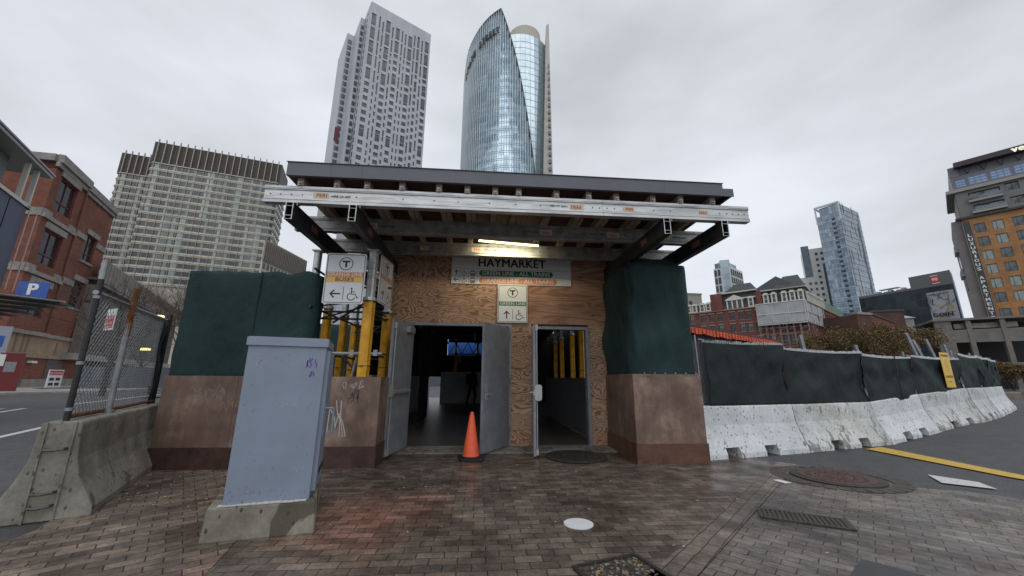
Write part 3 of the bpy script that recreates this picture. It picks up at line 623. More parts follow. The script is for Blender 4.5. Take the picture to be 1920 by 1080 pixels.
b=MB(); b.box(-.6,1.5,0,.03,2.0,3.6); b.build('sheet',mat('lit_blue_tarp',(.05,.17,.6),.5),bt)
t=ething('truss','dark steel lattice truss under the corridor roof behind the left doorway','truss',-.2,11.8)
b=MB(); b.tube([(0,0,3.0),(2.4,0,3.0)],.03,5); b.tube([(0,0,2.4),(2.4,0,2.4)],.03,5)
for i in range(8): b.tube([(i*.3,0,3.0 if i%2 else 2.4),(i*.3+.3,0,2.4 if i%2 else 3.0)],.02,5)
b.build('lattice',BLACK,t)
# dark figure half hidden by the middle door leaf
def person(label,loc,rz,joints,edges,rad,clothes,s=1):
    me=bpy.data.meshes.new('person'); me.from_pydata([Vector(j)*s for j in joints],edges,[]); o=bpy.data.objects.new('person',me); COL.objects.link(o)
    me.skin_vertices or me.attributes
    md=o.modifiers.new('Skin','SKIN'); 
    for i,r in enumerate(rad): me.skin_vertices[0].data[i].radius=(r*s,r*s)
    me.skin_vertices[0].data[0].use_root=True
    sb=o.modifiers.new('Subdivision','SUBSURF'); sb.levels=2; sb.render_levels=2
    me.materials.append(clothes); o.location=loc; o.rotation_euler=(0,0,rz); tag(o,label,'person'); return o
J=[(0,0,.95),(0,0,1.15),(0,-.02,1.38),(0,-.04,1.5),(0,-.06,1.62),(0,-.06,1.74), (.2,-.02,1.42),(.27,.05,1.15),(.24,-.1,.92),(.24,-.16,.82), (-.2,-.02,1.42),(-.28,.02,1.15),(-.26,-.12,.92),(-.26,-.17,.82), (.1,0,.88),(.12,-.12,.5),(.13,-.02,.09),(.14,-.18,.04), (-.1,0,.88),(-.12,.1,.5),(-.13,.28,.12),(-.13,.14,.04)]
Ed=[(0,1),(1,2),(2,3),(3,4),(4,5),(2,6),(6,7),(7,8),(8,9),(2,10),(10,11),(11,12),(12,13),(0,14),(14,15),(15,16),(16,17),(0,18),(18,19),(19,20),(20,21)]
Rd=[.15,.14,.16,.06,.1,.08,.07,.055,.04,.035,.07,.055,.04,.035,.1,.07,.045,.04,.1,.07,.045,.04]
pp=E2W(.98,11.4,.0); pe=person('person in dark clothes walking through the corridor, half hidden by the middle door',tuple(pp),WA+.6,J,Ed,Rd,mat('dark_clothes',(.012,.012,.015),.8),.98)
b=MB(); b.box(-.17,.17,.12,.3,1.0,1.45); b.build('backpack',BLACK,pe)
# ================================================================== FOREGROUND THINGS
# utility cabinet on plinth
CA=R(21)
cab=thing('utility_cabinet','tall blue grey steel utility cabinet with a purple tag on its front','cabinet',(-2.27,3.30,.25),CA)
CW,CD_,CH=.61,.60,1.335
b=MB(); b.box(0,CW,0,CD_,0,CH-.07); b.build('body',CABM,cab)
b=MB(); b.box(-.015,CW+.015,-.02,CD_+.02,CH-.07,CH); b.box(-.005,CW+.005,-.01,CD_+.01,CH,CH+.006); b.build('lid',CABM,cab)
MR=T(CW,0,0,PI/2)
b=MB(); b.box(.045,CD_-.03,-.035,0,.05,CH-.10,MR); o=b.build('door',CABM,cab)
b=MB(); b.tube([(.12,-.035,.72),(.12,-.10,.72),(.12,-.11,.70),(.12,-.11,.52),(.12,-.07,.50)],.011,6,MR); b.box(.10,.14,-.045,-.035,.48,.76,MR); b.build('handle',CABM,o)
b=MB()
for i in range(24): b.box(.2+i*.02,.208+i*.02,-.037,-.035,.14,.20,MR)
b.box(.0,.006,-.001,0,.0,CH-.07,MR); b.build('vent',DARKM,o)
b=MB(); scribble(b,.445,1.08,.11,.085,-.002,3,.0085,seed=5); scribble(b,.46,1.0,.09,.05,-.002,1,.008,seed=9); b.build('graffiti',PURP,cab,label='purple marker tag')
b=MB(); rd=random.Random(3)
for (x,z,s) in ((.09,1.13,.03),(.11,1.17,.02),(.08,1.10,.018),(.27,.76,.03),(.33,.77,.015),(.40,.76,.012),(.49,.24,.018),(.17,.08,.03)):
    for k in range(7):
        a=x+rd.gauss(0,s); c=z+rd.gauss(0,s*.7); stroke(b,[(a,c),(a+rd.uniform(-.012,.014),c+rd.uniform(-.01,.012))],.004,-.0015)
b.build('scuff_mark',mat('pale_scuff',(.4,.43,.46),.6),cab)
b=MB(); rd=random.Random(44)
for k in range(60):
    x=rd.uniform(.02,.58); z=rd.choice((rd.uniform(.0,.12),rd.uniform(0,1.2))); l=rd.uniform(.004,.02); stroke(b,[(x,z),(x+rd.uniform(-.01,.01),z+l)],.003,-.0012)
b.build('dirt_fleck',mat('cabinet_dirt',(.12,.13,.14),.8),cab)
pln=thing('cabinet_plinth','mossy grey concrete plinth under the blue grey cabinet','plinth',(-2.37,3.245,0),R(16.5))
b=MB()
w,d,h=.80,1.12,.25
b.add([(0,0,0),(w,0,0),(w-.14,d,0),(-.2,d,0),(.015,.012,h),(w-.02,.012,h),(w-.16,d-.02,h),(-.18,d-.02,h)],[(0,3,2,1),(4,5,6,7),(0,1,5,4),(1,2,6,5),(2,3,7,6),(3,0,4,7)])
o=b.build('base',PLIN,pln); md=o.modifiers.new('Bevel','BEVEL'); md.width=.015; md.segments=2
b=MB(); 
for i in range(14): x=.08+i*.045; b.box(x,x+.043,.02-random.random()*.012,.05,h,h+.006+random.random()*.006)
b.build('grout',CHALK,pln)
# traffic cone
tcn=thing('traffic_cone','plain orange traffic cone standing before the open middle door','cone',(-.63,6.41,.012),.2)
b=MB(); b.prism(rrect(-.19,.19,-.19,.19,.05),0,.035); b.prism([(math.cos(i*PI/10)*.16,math.sin(i*PI/10)*.16) for i in range(20)],.035,.05); b.build('base',RUBB,tcn)
b=MB(); prof_=[(.135,.05),(.13,.07),(.128,.075),(.036,.66),(.03,.665),(.03,.69),(.024,.705),(.012,.705)]; vs=[];fs=[]
for r,z in prof_:
    for i in range(24): vs.append((math.cos(2*PI*i/24)*r,math.sin(2*PI*i/24)*r,z))
for k in range(len(prof_)-1):
    for i in range(24): fs.append((k*24+i,k*24+(i+1)%24,(k+1)*24+(i+1)%24,(k+1)*24+i))
b.add(vs,fs); b.build('body',ORNG,tcn,smooth=True)
# iron covers and drains
def cover(name,label,x,y,r,m,z=.012,ring=None,cat='manhole cover',rz=0):
    t=thing(name,label,cat,(x,y,z),rz)
    b=MB(); b.prism([(math.cos(i*PI/20)*r,math.sin(i*PI/20)*r) for i in range(40)],0,.012); b.build('frame',mat('cover_frame_iron',(.05,.045,.04),.6,0,.4,9),t)
    b=MB(); r2=r*.82; b.prism([(math.cos(i*PI/20)*r2,math.sin(i*PI/20)*r2) for i in range(40)],.0,.016)
    for q in range(3):
        rr=r2*(.25+.25*q)
        for i in range(int(10+8*q)):
            a=2*PI*i/int(10+8*q); x_,y_=math.cos(a)*rr,math.sin(a)*rr; b.box(x_-.02,x_+.02,y_-.02,y_+.02,.016,.021)
    b.build('lid',m,t); return t
cover('manhole_cover','round black iron manhole cover by the right doorway',1.06,6.63,.50,IRON,.018)
cover('manhole_cover','round reddish iron manhole cover at the edge of the asphalt',4.27,5.40,.50,IRONR,.012)
b=MB(); stroke(b,[(math.cos(R(a))*.66,math.sin(R(a))*.6) for a in range(0,360,12)],.2,0,closed=True)
o=MB(); 
for i in range(30):
    a=2*PI*i/30; M=T(4.27+math.cos(a)*.66,5.40+math.sin(a)*.6,0,a); o.box(-.09,.09,-.06,.06,.008,.014,M)
tag(o.build('paver_ring',mat('ring_pavers',(.10,.08,.07),.7,0,.5,6)),kind='structure')
b=MB(); b.prism([(math.cos(i*PI/14)*.13,math.sin(i*PI/14)*.13) for i in range(28)],0,.006); o=b.build('access_cap',WHITE); o.location=(.6,3.72,.006); tag(o,'small round white access cap set in the brick paving','cap')
gr=thing('drain_grate','slotted rectangular drain grate in the paving right of the header strip','grate',(2.40,4.03,.008),R(-27))
b=MB(); b.box(0,.66,-.13,.13,0,.005); b.build('pit',BLACK,gr)
b=MB(); b.box(0,.66,-.15,-.12,0,.012); b.box(0,.66,.12,.15,0,.012); b.box(-.02,.01,-.15,.15,0,.0125); b.box(.65,.68,-.15,.15,0,.0125)
for i in range(17): b.box(.02+i*.038,.044+i*.038,-.12,.12,.004,.0115)
b.build('bars',mat('grate_iron',(.075,.06,.05),.6,.2,.4,9),gr)
bx=thing('utility_box','square ground box full of rubble with a rusty rim at the bottom of the picture','utility box',(.76,2.78,.006),R(22))
b=MB(); b.box(-.24,.24,-.24,.24,0,.006); b.build('rubble_fill',SOIL,bx)
b=MB(); b.box(-.26,.26,-.27,-.24,0,.014); b.box(-.26,.26,.24,.27,0,.014); b.box(-.27,-.24,-.24,.24,0,.0135); b.box(.24,.27,-.24,.24,0,.0135); b.build('rim',IRON,bx)
b=MB(); rd=random.Random(8)
for i in range(170):
    x,y=rd.uniform(-.22,.22),rd.uniform(-.22,.22); s=rd.uniform(.004,.014); M=T(x,y,.006,rd.random()*3)@Matrix.Rotation(rd.random(),4,'X'); b.cur=rd.choice((0,0,1,2)); b.box(-s,s,-s*.7,s*.7,0,s*.9,M)
b.build('stones',[mat('stone_a',(.2,.19,.17),.9),mat('stone_b',(.09,.07,.05),.9),mat('stone_c',(.28,.2,.1),.8)],bx)
b=MB(); b.prism([(2.2,2.82),(2.5,3.07),(2.72,2.84),(2.45,2.6)],0.008,.014); tag(b.build('iron_plate',mat('flat_iron',(.055,.055,.058),.5,.2,.3,9)),'flat dark iron plate set in the right paving at the bottom edge','cover')
b=MB(); b.box(0,.1,0,.17,0,.002); o=b.build('paper_scrap',PAPER); o.location=(3.38,5.08,.014); o.rotation_euler=(0,0,.3); tag(o,'white paper scrap lying near the reddish manhole','litter')
b=MB(); rd=random.Random(12)
for i in range(230):
    t=rd.random()
    if t<.55: x,y=rd.uniform(-4.2,-2.2),rd.uniform(3.9,5.8)
    elif t<.75: x,y=rd.uniform(-2.0,-.6),rd.uniform(3.2,5.8)
    else: x,y=rd.uniform(-1,5),rd.uniform(3,6.8)
    s=rd.uniform(.003,.011); b.cur=rd.choice((0,0,1,2)); b.box(-s,s,-s*.5,s*.5,0,.004,T(x,y,.013,rd.random()*3))
tag(b.build('grit_and_litter',[mat('grit_pale',(.55,.5,.42),.8),mat('grit_grey',(.3,.28,.25),.8),mat('leaf_bit',(.3,.13,.04),.8)]),kind='stuff')
# ================================================================== CONCRETE BARRIERS
def jersey(L,h=.81,bw=.30,tw=.085,slots=(),seed=0,amp=.006,endslot=False):
    prof=[(bw,0),(bw,.075),(bw*.62,.33),(tw+.035,.5),(tw+.01,h-.02),(tw-.005,h)]
    prof=[(-y,z) for y,z in prof]+[(y,z) for y,z in reversed(prof)]
    xs=[0]; 
    st=[]
    for a,c in slots: st+=[(a,0),(a+.0,1),(c,1),(c,0)]
    n=int(L/.12); base=[L*i/n for i in range(n+1)]
    sta=[(x,0) for x in base if not any(a-.03<x<c+.03 for a,c in slots)]+st+[( (a+c)/2,1) for a,c in slots]
    order=[]; 
    for x,f in sta: order.append((x,f))
    order.sort(key=lambda q:q[0])
    # fix the doubled stations at slot edges
    res=[]
    for x,f in order:
        res.append([x,f])
    for a,c in slots:
        ia=[i for i,q in enumerate(res) if abs(q[0]-a)<1e-6]; res[ia[0]][1]=0; res[ia[1]][1]=1
        ic=[i for i,q in enumerate(res) if abs(q[0]-c)<1e-6]; res[ic[0]][1]=1; res[ic[1]][1]=0
    # refine the profile
    pr=[]
    for p,q in zip(prof,prof[1:]):
        k=max(1,int(math.hypot(q[0]-p[0],q[1]-p[1])/.1))
        for i in range(k): pr.append((p[0]+(q[0]-p[0])*i/k,p[1]+(q[1]-p[1])*i/k))
    pr.append(prof[-1]); m=len(pr); b=MB(); vs=[];fs=[]
    sl=.165
    for x,f in res:
        for j,(y,z) in enumerate(pr):
            if f and z<sl: 
                z=sl; y=math.copysign(bw-(bw*.38)*(sl-.075)/.255,y)
            d=noise.noise(Vector((x*2.3+seed*9,y*4,z*4)))*amp+noise.noise(Vector((x*8+seed*9,y*9,z*9)))*amp*.5
            vs.append((x,y+math.copysign(d,y),z+(d*.5 if z>.7 else 0)))
    k=len(res)
    for i in range(k-1):
        for j in range(m-1): fs.append((i*m+j,i*m+j+1,(i+1)*m+j+1,(i+1)*m+j))
        fs.append((i*m,(i+1)*m,(i+1)*m+m-1,i*m+m-1))
    fs+=[tuple(range(m))[::-1],tuple(range((k-1)*m,k*m))]
    b.add(vs,fs); return b
# right hand row; the visible face is the -y side of each
def rise(x,y):
    t=min(1,max(0,(x-7.0)/4.6)); return .27*t*t*(3-2*t)
RBP=[(2.75,6.62),(5.22,7.47),(7.5,8.32),(9.4,9.15),(11.75,10.2),(13.9,11.6),(16.0,13.05),(18.2,14.6),(20.3,16.3),(22.2,18.2),(23.6,20.3)]
b=MB(); gx=[6.9+i*.35 for i in range(16)]+[13,16,20,30,60,120]; gy=[-6,-2,1,3]+[4+i*1.0 for i in range(10)]+[16,20,30,60]
vs=[(x,y,rise(x,y)-.0035+ (-.004 if x<7.1 else 0)) for x in gx for y in gy]; ny=len(gy)
b.add(vs,[(i*ny+j,(i+1)*ny+j,(i+1)*ny+j+1,i*ny+j+1) for i in range(len(gx)-1) for j in range(ny-1)]); tag(b.build('road',ASPH,smooth=True),kind='structure')
blab=['first white concrete barrier beside the brown plywood box, cleanest paint','second white concrete barrier with large grey worn patches','third white concrete barrier where the two road bays begin','fourth barrier, heavily chipped and stained, left of the yellow fence sign','fifth concrete barrier below the yellow fence sign','sixth concrete barrier from the brown plywood box','seventh concrete barrier from the brown plywood box','eighth concrete barrier from the brown plywood box','ninth concrete barrier where the row curves toward the street','last visible concrete barrier at the far end of the row']
for i,(p,q) in enumerate(zip(RBP,RBP[1:])):
    d=Vector((q[0]-p[0],q[1]-p[1],0)); L=d.length; a=math.atan2(d.y,d.x)
    # pull the slab back so that its front foot runs along the mapped line
    b=jersey(L-.02,slots=((L*.27,L*.27+.30),(L*.60,L*.60+.30)),seed=i,bw=.29)
    o=b.build('concrete_barrier',[BARW,BARG,BARW,BARG,BARG,BARW][min(i,5)] if i!=2 else BARW,smooth=False); o.location=(p[0],p[1],rise(*p)); o.rotation_euler=(0,-math.atan2(rise(*q)-rise(*p),L),a)
    md=o.modifiers.new('Bevel','BEVEL'); md.width=.012; md.segments=2; md.limit_method='ANGLE'; md.angle_limit=R(28)
    tag(o,blab[i],'barrier','white concrete barriers in a row on the right')
# left barrier with end keys
LBA=R(120.8)
lb=thing('concrete_barrier','mossy grey concrete barrier with steel loops in its end, carrying the chain link fence','barrier',(-4.12,3.68,0),LBA)
b=jersey(2.98,h=.83,bw=.33,tw=.12,seed=21,amp=.012); o=b.build('body',BARC,lb,smooth=False)
md=o.modifiers.new('Bevel','BEVEL'); md.width=.02; md.segments=3; md.limit_method='ANGLE'; md.angle_limit=R(28)
for zz in (.60,.24,.13):
    b=MB(); b.tube([(0.02,.07,zz),(-.055,.06,zz),(-.075,.0,zz-.004),(-.055,-.06,zz),(0.02,-.07,zz)],.012,6)
    b.build('steel_loop',mat('loop_steel',(.16,.15,.14),.6,.5,.4,20),lb)
b=MB(); b.box(-.014,-.001,-.10,-.085,.0,.83); b.box(-.014,-.001,.085,.10,.0,.83); b.build('end_key',BARC,lb)
# ================================================================== CHAIN LINK FENCE ON THE LEFT BARRIER
fl=thing('chain_link_fence','rusty galvanised chain link fence panel standing on the mossy grey barrier','fence',(-4.12,3.68,0),LBA)
def chainlink(b,x0,x1,z0,z1,y,step=.058,r=.0022,fn=None):
    for s in (1,-1):
        n=int((x1-x0+z1-z0)/step)+2
        for k in range(n):
            c=x0-(z1-z0)+k*step if s>0 else x0+k*step
            # line x = c + s*(z-z0)
            pts=[]
            za=z0; xa=c; zb=z1; xb=c+s*(z1-z0)
            lo_,hi_=(xa,xb)
            def clip(xa,za,xb,zb):
                if max(xa,xb)<x0 or min(xa,xb)>x1: return None
                if xa<x0: za+= (x0-xa)/(xb-xa)*(zb-za); xa=x0
                if xb<x0: zb+= (x0-xb)/(xa-xb)*(za-zb); xb=x0
                if xa>x1: za+= (x1-xa)/(xb-xa)*(zb-za); xa=x1
                if xb>x1: zb+= (x1-xb)/(xa-xb)*(za-zb); xb=x1
                return xa,za,xb,zb
            q=clip(xa,za,xb,zb)
            if not q or abs(q[0]-q[2])<.01: continue
            m=max(1,int(abs(q[3]-q[1])/.25)); P=[]
            for i in range(m+1):
                t=i/m; X=q[0]+(q[2]-q[0])*t; Z=q[1]+(q[3]-q[1])*t; w=noise.noise(Vector((X*3,Z*3,2)))*.012
                P.append((X+w,y+s*r*.9+w,Z))
            b.tube(P,r,3)
b=MB(); b.tube([(.12,.02,.8),(.07,.02,2.2)],.025,10); b.build('post',DARKM,fl)
b=MB(); b.tube([(.07,.02,2.2),(.062,.02,2.4)],.0255,10); b.build('post_top',GALV,fl)
for x,z in ((.117,.92),(.10,1.35),(.075,2.0)): b=MB(); b.tube([(x,.02,z),(x,.02,z+.03)],.031,10); b.build('galvanised_collar',GALV,fl)
b=MB(); b.tube([(.98,-.03,.82),(.96,-.03,1.86)],.030,12); o=b.build('post',GALV,fl); 
b=MB(); b.tube([(.98,-.03,.82),(.98,-.03,.87)],.05,12); b.build('post_foot',GALV,o)
b=MB(); b.tube([(.965,-.03,1.70),(.95,-.03,2.28)],.0315,10); b.build('rusted_pole_top',RUST,o)
b=MB(); b.tube([(2.93,.0,.8),(2.9,.0,2.22)],.028,8); b.build('post',DARKM,fl)
b=MB(); b.tube([(.05,.03,2.06),(1.5,.03,2.09),(2.97,.03,2.13)],.024,8); b.build('top_rail',GALV,fl)
b=MB(); b.tube([(.12,.02,.865),(1.6,.01,.86),(2.93,.0,.87)],.022,8); b.build('bottom_rail',RUST,fl)
b=MB(); chainlink(b,.12,2.9,.86,2.06,.03,.078,.0026); b.build('wire_mesh',mat('fence_wire',(.4,.41,.42),.4,.7,.3,9),fl)
ns=drape('gathered_netting',None,None,[(2.62,.0),(2.9,.0),(3.02,.05)],.84,2.1,NETB,amp=.03,sag=0,seed=31,rip=.02,parent=fl)
fs_=thing('fence_notice','small red and white notice wired to the chain link fence','sign',(-4.50,4.22,1.74),LBA-PI+R(35))
b=MB(); b.box(-.10,.10,-.004,.004,0,.24); b.build('board',WHITE,fs_)
b=MB(); b.quad((-.088,-.006,.02),(.088,-.006,.02),(.088,-.006,.165),(-.088,-.006,.165)); b.cur=1; text(b,'FENCES',.045,0,-.0072,.135,.01); text(b,'888-8788',.042,0,-.0072,.075,.01); b.quad((-.07,-.0072,.03),(.07,-.0072,.03),(.07,-.0072,.04),(-.07,-.0072,.04)); b.cur=0; b.build('red_band',[SRED,WHITE],fs_)
# ================================================================== SCREENED FENCE ON THE RIGHT BARRIERS
fl_lab=['first dark mesh fence panel beside the green column netting','second dark mesh fence panel right of the first joint post','third dark mesh fence panel with a vertical seam','dark mesh fence panel carrying the yellow sign','dark mesh fence panel just right of the yellow sign','sixth dark mesh fence panel, rippled','seventh dark mesh fence panel, rippled','eighth dark mesh fence panel, bunched','ninth dark mesh fence panel, bunched','far end dark mesh fence panel']
FT=[1.95,1.86,1.80,1.70,1.70,1.74,1.75,1.78,1.8,1.8,1.8]
for i,(p,q) in enumerate(zip(RBP,RBP[1:])):
    d=Vector((q[0]-p[0],q[1]-p[1],0)); L=d.length; a=math.atan2(d.y,d.x); off=.62 if i==0 else 0
    t=thing('screen_fence',fl_lab[i],'fence',(p[0],p[1],rise(*p)),a,'mesh screened fence panels on the right barriers')
    s=off+.0; ns=drape('mesh_screen',None,None,[(s+(.05 if i==0 else -.02),-.07),(L+.01,-.07)],.79,FT[i],NETB,parent=t,amp=.055 if i<5 else .08,sag=.02 if i==0 else .05,seed=50+i,rip=.002 if i<5 else .035,bulge=-.01,res=.07 if i<4 else .1,scal=.035)
    b=MB(); b.tube([(s-.02,.02,.8),(s-.05,.02,FT[i]+.08)],.022,8); b.build('post',GALV,t)
    b=MB(); b.tube([(L-.02,.02,.8),(L-.04,.02,FT[i+1]+.05)],.022,8); b.build('post',GALV,t)
    b=MB(); b.tube([(s,.0,FT[i]-.0),(L*.5,.0,FT[i]-.02),(L-.03,.0,FT[i+1]+0.01)],.017,6); b.build('top_rail',GALV,t)
    rd=random.Random(i); b=MB()
    for k in range(int((L-s)/.055)):
        x=s+.03+k*.055; z=FT[i]-.02-.03*math.sin(PI*(x/L)); b.box(x,x+.007,-.1-rd.random()*.01,-.06,z-.018,z+.03*rd.random()+.008)
    if i<6:
        for k in range(int((L-s)/.09)):
            if rd.random()<.5: x=s+.03+k*.09; b.box(x,x+.03,-.095,-.085,.79,.80+rd.random()*.012)
    b.build('white_tie_row',WHITE,t)
    if i in (0,): 
        b=MB(); chainlink(b,.45,.85,.84,1.92,.02,.06,.003); b.build('wire_mesh',GALV,t)
    if i==3:
        pass
    if i==2:
        b=MB(); b.tube([(L*.60,-.12,.84),(L*.585,-.115,1.3),(L*.6,-.12,1.80)],.012,5); b.build('seam',BLACK,t)
# loose braces behind the panels
for k,(x,y,z0,z1,dx,dy) in enumerate(((6.9,9.0,1.2,2.3,-.1,.0),(8.9,9.8,1.2,2.15,-.12,0),(11.9,11.3,1.3,2.7,-.35,.1),(12.3,11.5,1.3,2.55,-.42,.1),(14.2,12.9,1.4,2.7,-.35,0),(16.2,14.2,1.4,2.6,-.2,0))):
    b=MB(); b.box(-.035,.035,-.035,.035,0,z1-z0+.6); o=b.build('steel_brace',GALV); o.location=(x-dx,y,z0-.6); o.rotation_euler=(0,math.atan2(dx,z1-z0),0)
    tag(o,['steel upright sticking up behind the second fence panel','short steel upright behind the third fence panel','tall leaning steel brace left of the yellow sign top','leaning steel brace right behind the yellow sign top','tilted steel brace beyond the yellow sign','far tilted steel brace above the rippled panels'][k],'brace','steel braces behind the mesh fence')
ys=thing('yellow_banner','long narrow yellow warning sign hung on the dark mesh fence','sign',(11.0,9.76,1.10),R(24.8))
b=MB(); b.box(-.25,.25,-.01,.0,0,.86); b.build('board',mat('banner_yellow',(.80,.50,.03),.4,0,.1,5),ys)
b=MB(); text(b,'WARNING',.08,0,-.0125,.78,.006,fit=.42); text(b,'DANGER',.085,0,-.0125,.26,.01,fit=.42); text(b,'KEEP OUT',.04,0,-.0125,.14,.003); b.build('lettering',INK,ys)
b=MB(); stroke(b,[(.07*math.cos(R(k*20)),.52+.16*math.sin(R(k*20))) for k in range(18)],.014,-.0125,closed=True); stroke(b,[(-.05,.62),(.05,.42)],.014,-.0125); b.build('warning_mark',mat('banner_mark',(.75,.3,.1),.4),ys)
# orange edged site roof behind the fence
orf=thing('site_shelter','low shelter with a ribbed orange roof edge behind the first fence panel','shelter',(6.3,13.75,0),R(38.3))
b=MB(); b.box(-.8,9.75,.05,3.0,3.20,3.26); b.build('roof',BLACK,orf)
b=MB(); rd=random.Random(2)
b.box(-.8,9.7,.0,.04,3.08,3.17)
for k in range(36):
    x=-.78+k*.29; b.box(x,x+.2,-.05-.03*rd.random(),.0,2.9+rd.random()*.05,3.15)
b.build('orange_edge',mat('orange_edge',(.75,.09,.02),.5,0,.5,3),orf)
b=MB(); b.box(-.8,9.6,.08,.12,.2,2.98); b.build('screen',DINT,orf)
b=MB(); b.box(9.35,9.5,.0,.08,0,3.1); b.build('post',TIMB,orf)
# kerb planter at the far right
t=thing('stone_planter','buff stone planter of large blocks at the right edge beyond the barriers','planter',(28.5,21.6,0),R(-20))
b=MB(); b.box(0,4,0,2,0,.62); b.build('wall',mat('buff_stone',(.4,.33,.25),.85,0,.3,2),t)
b=MB()
for k in range(3): b.box(-.12+k*1.35,1.2+k*1.35,-.12,.3,.62,.9)
for k in range(2): b.box(-.14+k*1.8,1.6+k*1.8,-.14,-.0,0,.5)
b.build('coping',CONC,t)
# ================================================================== BUILDINGS
def bthing(name,label,P,Q,cat='building'):
    a=math.atan2(Q[1]-P[1],Q[0]-P[0]); t=thing(name,label,cat,(P[0],P[1],0),a); return t,math.hypot(Q[0]-P[0],Q[1]-P[1])
def loc(t,P):  # world (x,y) -> the thing's frame
    a=t.rotation_euler[2]; x=P[0]-t.location[0]; y=P[1]-t.location[1]; return (x*math.cos(a)+y*math.sin(a),-x*math.sin(a)+y*math.cos(a))
def fm(p,q): return T(p[0],p[1],0,math.atan2(q[1]-p[1],q[0]-p[0])),math.hypot(q[0]-p[0],q[1]-p[1])
WC={}
def window_mesh(w,h,style,glass,fr,d):
    k=(round(w,2),round(h,2),style,glass.name,fr.name,round(d,2))
    if k in WC: return WC[k]
    b=MB(); f=.06 if style!='big' else .12; f=min(f*max(1,w/1.6),.2)
    b.quad((0,d-.03,0),(w,d-.03,0),(w,d-.03,h),(0,d-.03,h)); b.cur=1
    for x0,x1,z0,z1 in ((0,f,0,h),(w-f,w,0,h),(f,w-f,0,f),(f,w-f,h-f,h)): b.box(x0,x1,d-.12,d-.035,z0,z1)
    if style=='sash': b.box(f,w-f,d-.10,d-.035,h*.5-f/2,h*.5+f/2); b.box(w/2-f*.3,w/2+f*.3,d-.09,d-.035,f,h-f)
    if style=='slide': b.box(w*.5-f/2,w*.5+f/2,d-.10,d-.035,f,h-f)
    if style=='pair': b.box(w*.36-f/2,w*.36+f/2,d-.10,d-.035,f,h-f)
    if style=='tall':
        for r in (.5,): b.box(w*r-f/2,w*r+f/2,d-.10,d-.035,f,h-f)
        b.box(f,w-f,d-.10,d-.035,h*.3-f/2,h*.3+f/2)
    if style=='grid':
        for r in (1/3,2/3): b.box(w*r-f/3,w*r+f/3,d-.10,d-.035,f,h-f); b.box(f,w-f,d-.10,d-.035,h*r-f/3,h*r+f/3)
    me=b.mesh('window',[glass,fr]); WC[k]=me; return me
def windows(t,items,style='sash',glass=WGLS,fr=WFRM,d=.25,glass2=None,cap=100,name='window'):
    """items: (M,x,z,w,h); the largest become parts, the rest one part"""
    items=sorted(items,key=lambda i:-i[3]*i[4]); rd=random.Random(len(items))
    for M,x,z,w,h in items[:cap]:
        g=glass2 if glass2 and rd.random()<.35 else glass
        o=bpy.data.objects.new(name,window_mesh(w,h,style,g,fr,d)); COL.objects.link(o); o.parent=t; o.matrix_local=M@Matrix.Translation((x,0,z))
    if len(items)>cap:
        b=MB()
        for M,x,z,w,h in items[cap:]:
            b.cur=0; b.quad((x,d-.03,z),(x+w,d-.03,z),(x+w,d-.03,z+h),(x,d-.03,z+h),M); b.cur=1; b.box(x+w*.48,x+w*.53,d-.1,d-.035,z,z+h,M)
        tag(b.build(name,[glass,fr],t),kind='stuff')
I4=Matrix.Identity(4)
# ---- 1 red brick station building on the left
C0=(-43.7,32.7); C1=(-50.5,45.0)
t,Wd=bthing('brick_building','red brick building with grey stone bands and a tan block base behind the left street',C0,C1)
b=MB(); SEG=6.1
holesB=[(1.25,16.9,3.2,3.3),(1.1,11.5,3.2,3.3),(1.3,6.6,3.2,2.9)]
b.wall(SEG,5.2,21.4,holesB,.35)
M2=T(SEG,.28); holesC=[(3.0,13.9,2.6,3.0),(3.0,8.6,2.6,2.9)]
b.wall(Wd-SEG,5.2,21.4,holesC,.35,M2); b.quad((SEG,0,5.2),(SEG,.28,5.2),(SEG,.28,21.4),(SEG,0,21.4))
Ml,Ll=fm(loc(t,(-46.1,32.25)),(0,0)); b.wall(Ll,5.2,21.4,[],.3,Ml)
Mn,Ln=fm(loc(t,(-60,27.0)),loc(t,(-46.1,32.25))); b.wall(Ln,0,20.6,[],.3,Mn)
Mr,Lr=fm((Wd,.28),(Wd,14)); b.wall(Lr,0,21.4,[],.3,Mr)
b.prism([(0,0),(SEG,0),(SEG,.28),(Wd,.28),(Wd,14),loc(t,(-60,38)),loc(t,(-60,27)),loc(t,(-46.1,32.25))],20.5,21.4)
b.build('wall',REDB,t)
windows(t,[(I4,*h) for h in holesB]+[(M2,*h) for h in holesC],'tall',WGLS,mat('maroon_frame',(.09,.03,.03),.5),.3)
b=MB()
def band(z0,z1,pr,M,L,x0=0): b.box(x0,L,-pr,.1,z0,z1,M)
band(21.2,22.0,.35,I4,SEG-.05,-.05); band(20.75,21.2,.15,I4,SEG-.05,-.05); band(21.2,21.95,.3,M2,Wd-SEG+.1,.05); band(20.8,21.2,.12,M2,Wd-SEG+.1,.05); band(21.2,21.9,.3,Ml,Ll-.1); band(20.4,20.9,.25,Mn,Ln)
b.build('parapet',LIME,t)
b=MB()
for z in (16.0,10.7): 
    band(z,z+.42,.12,I4,1.25); band(z-.4,z-.02,.2,I4,SEG-.05,-.05); band(z,z+.42,.12,I4,SEG-.05,4.45)
    band(z,z+.6,.14,M2,2.9,.02); band(z,z+.6,.14,M2,Wd-SEG,5.7); band(z-.35,z+.4,.14,Ml,Ll)
band(4.9,5.25,.3,I4,SEG-.05,-.1); band(4.9,5.25,.25,M2,Wd-SEG+.1)
b.build('stone_band',LIME,t)
for h in holesB: b=MB(); b.box(h[0]-.25,h[0]+h[2]+.25,-.12,.0,h[1]+h[3]+.05,h[1]+h[3]+.65); b.build('lintel',LIME,t)
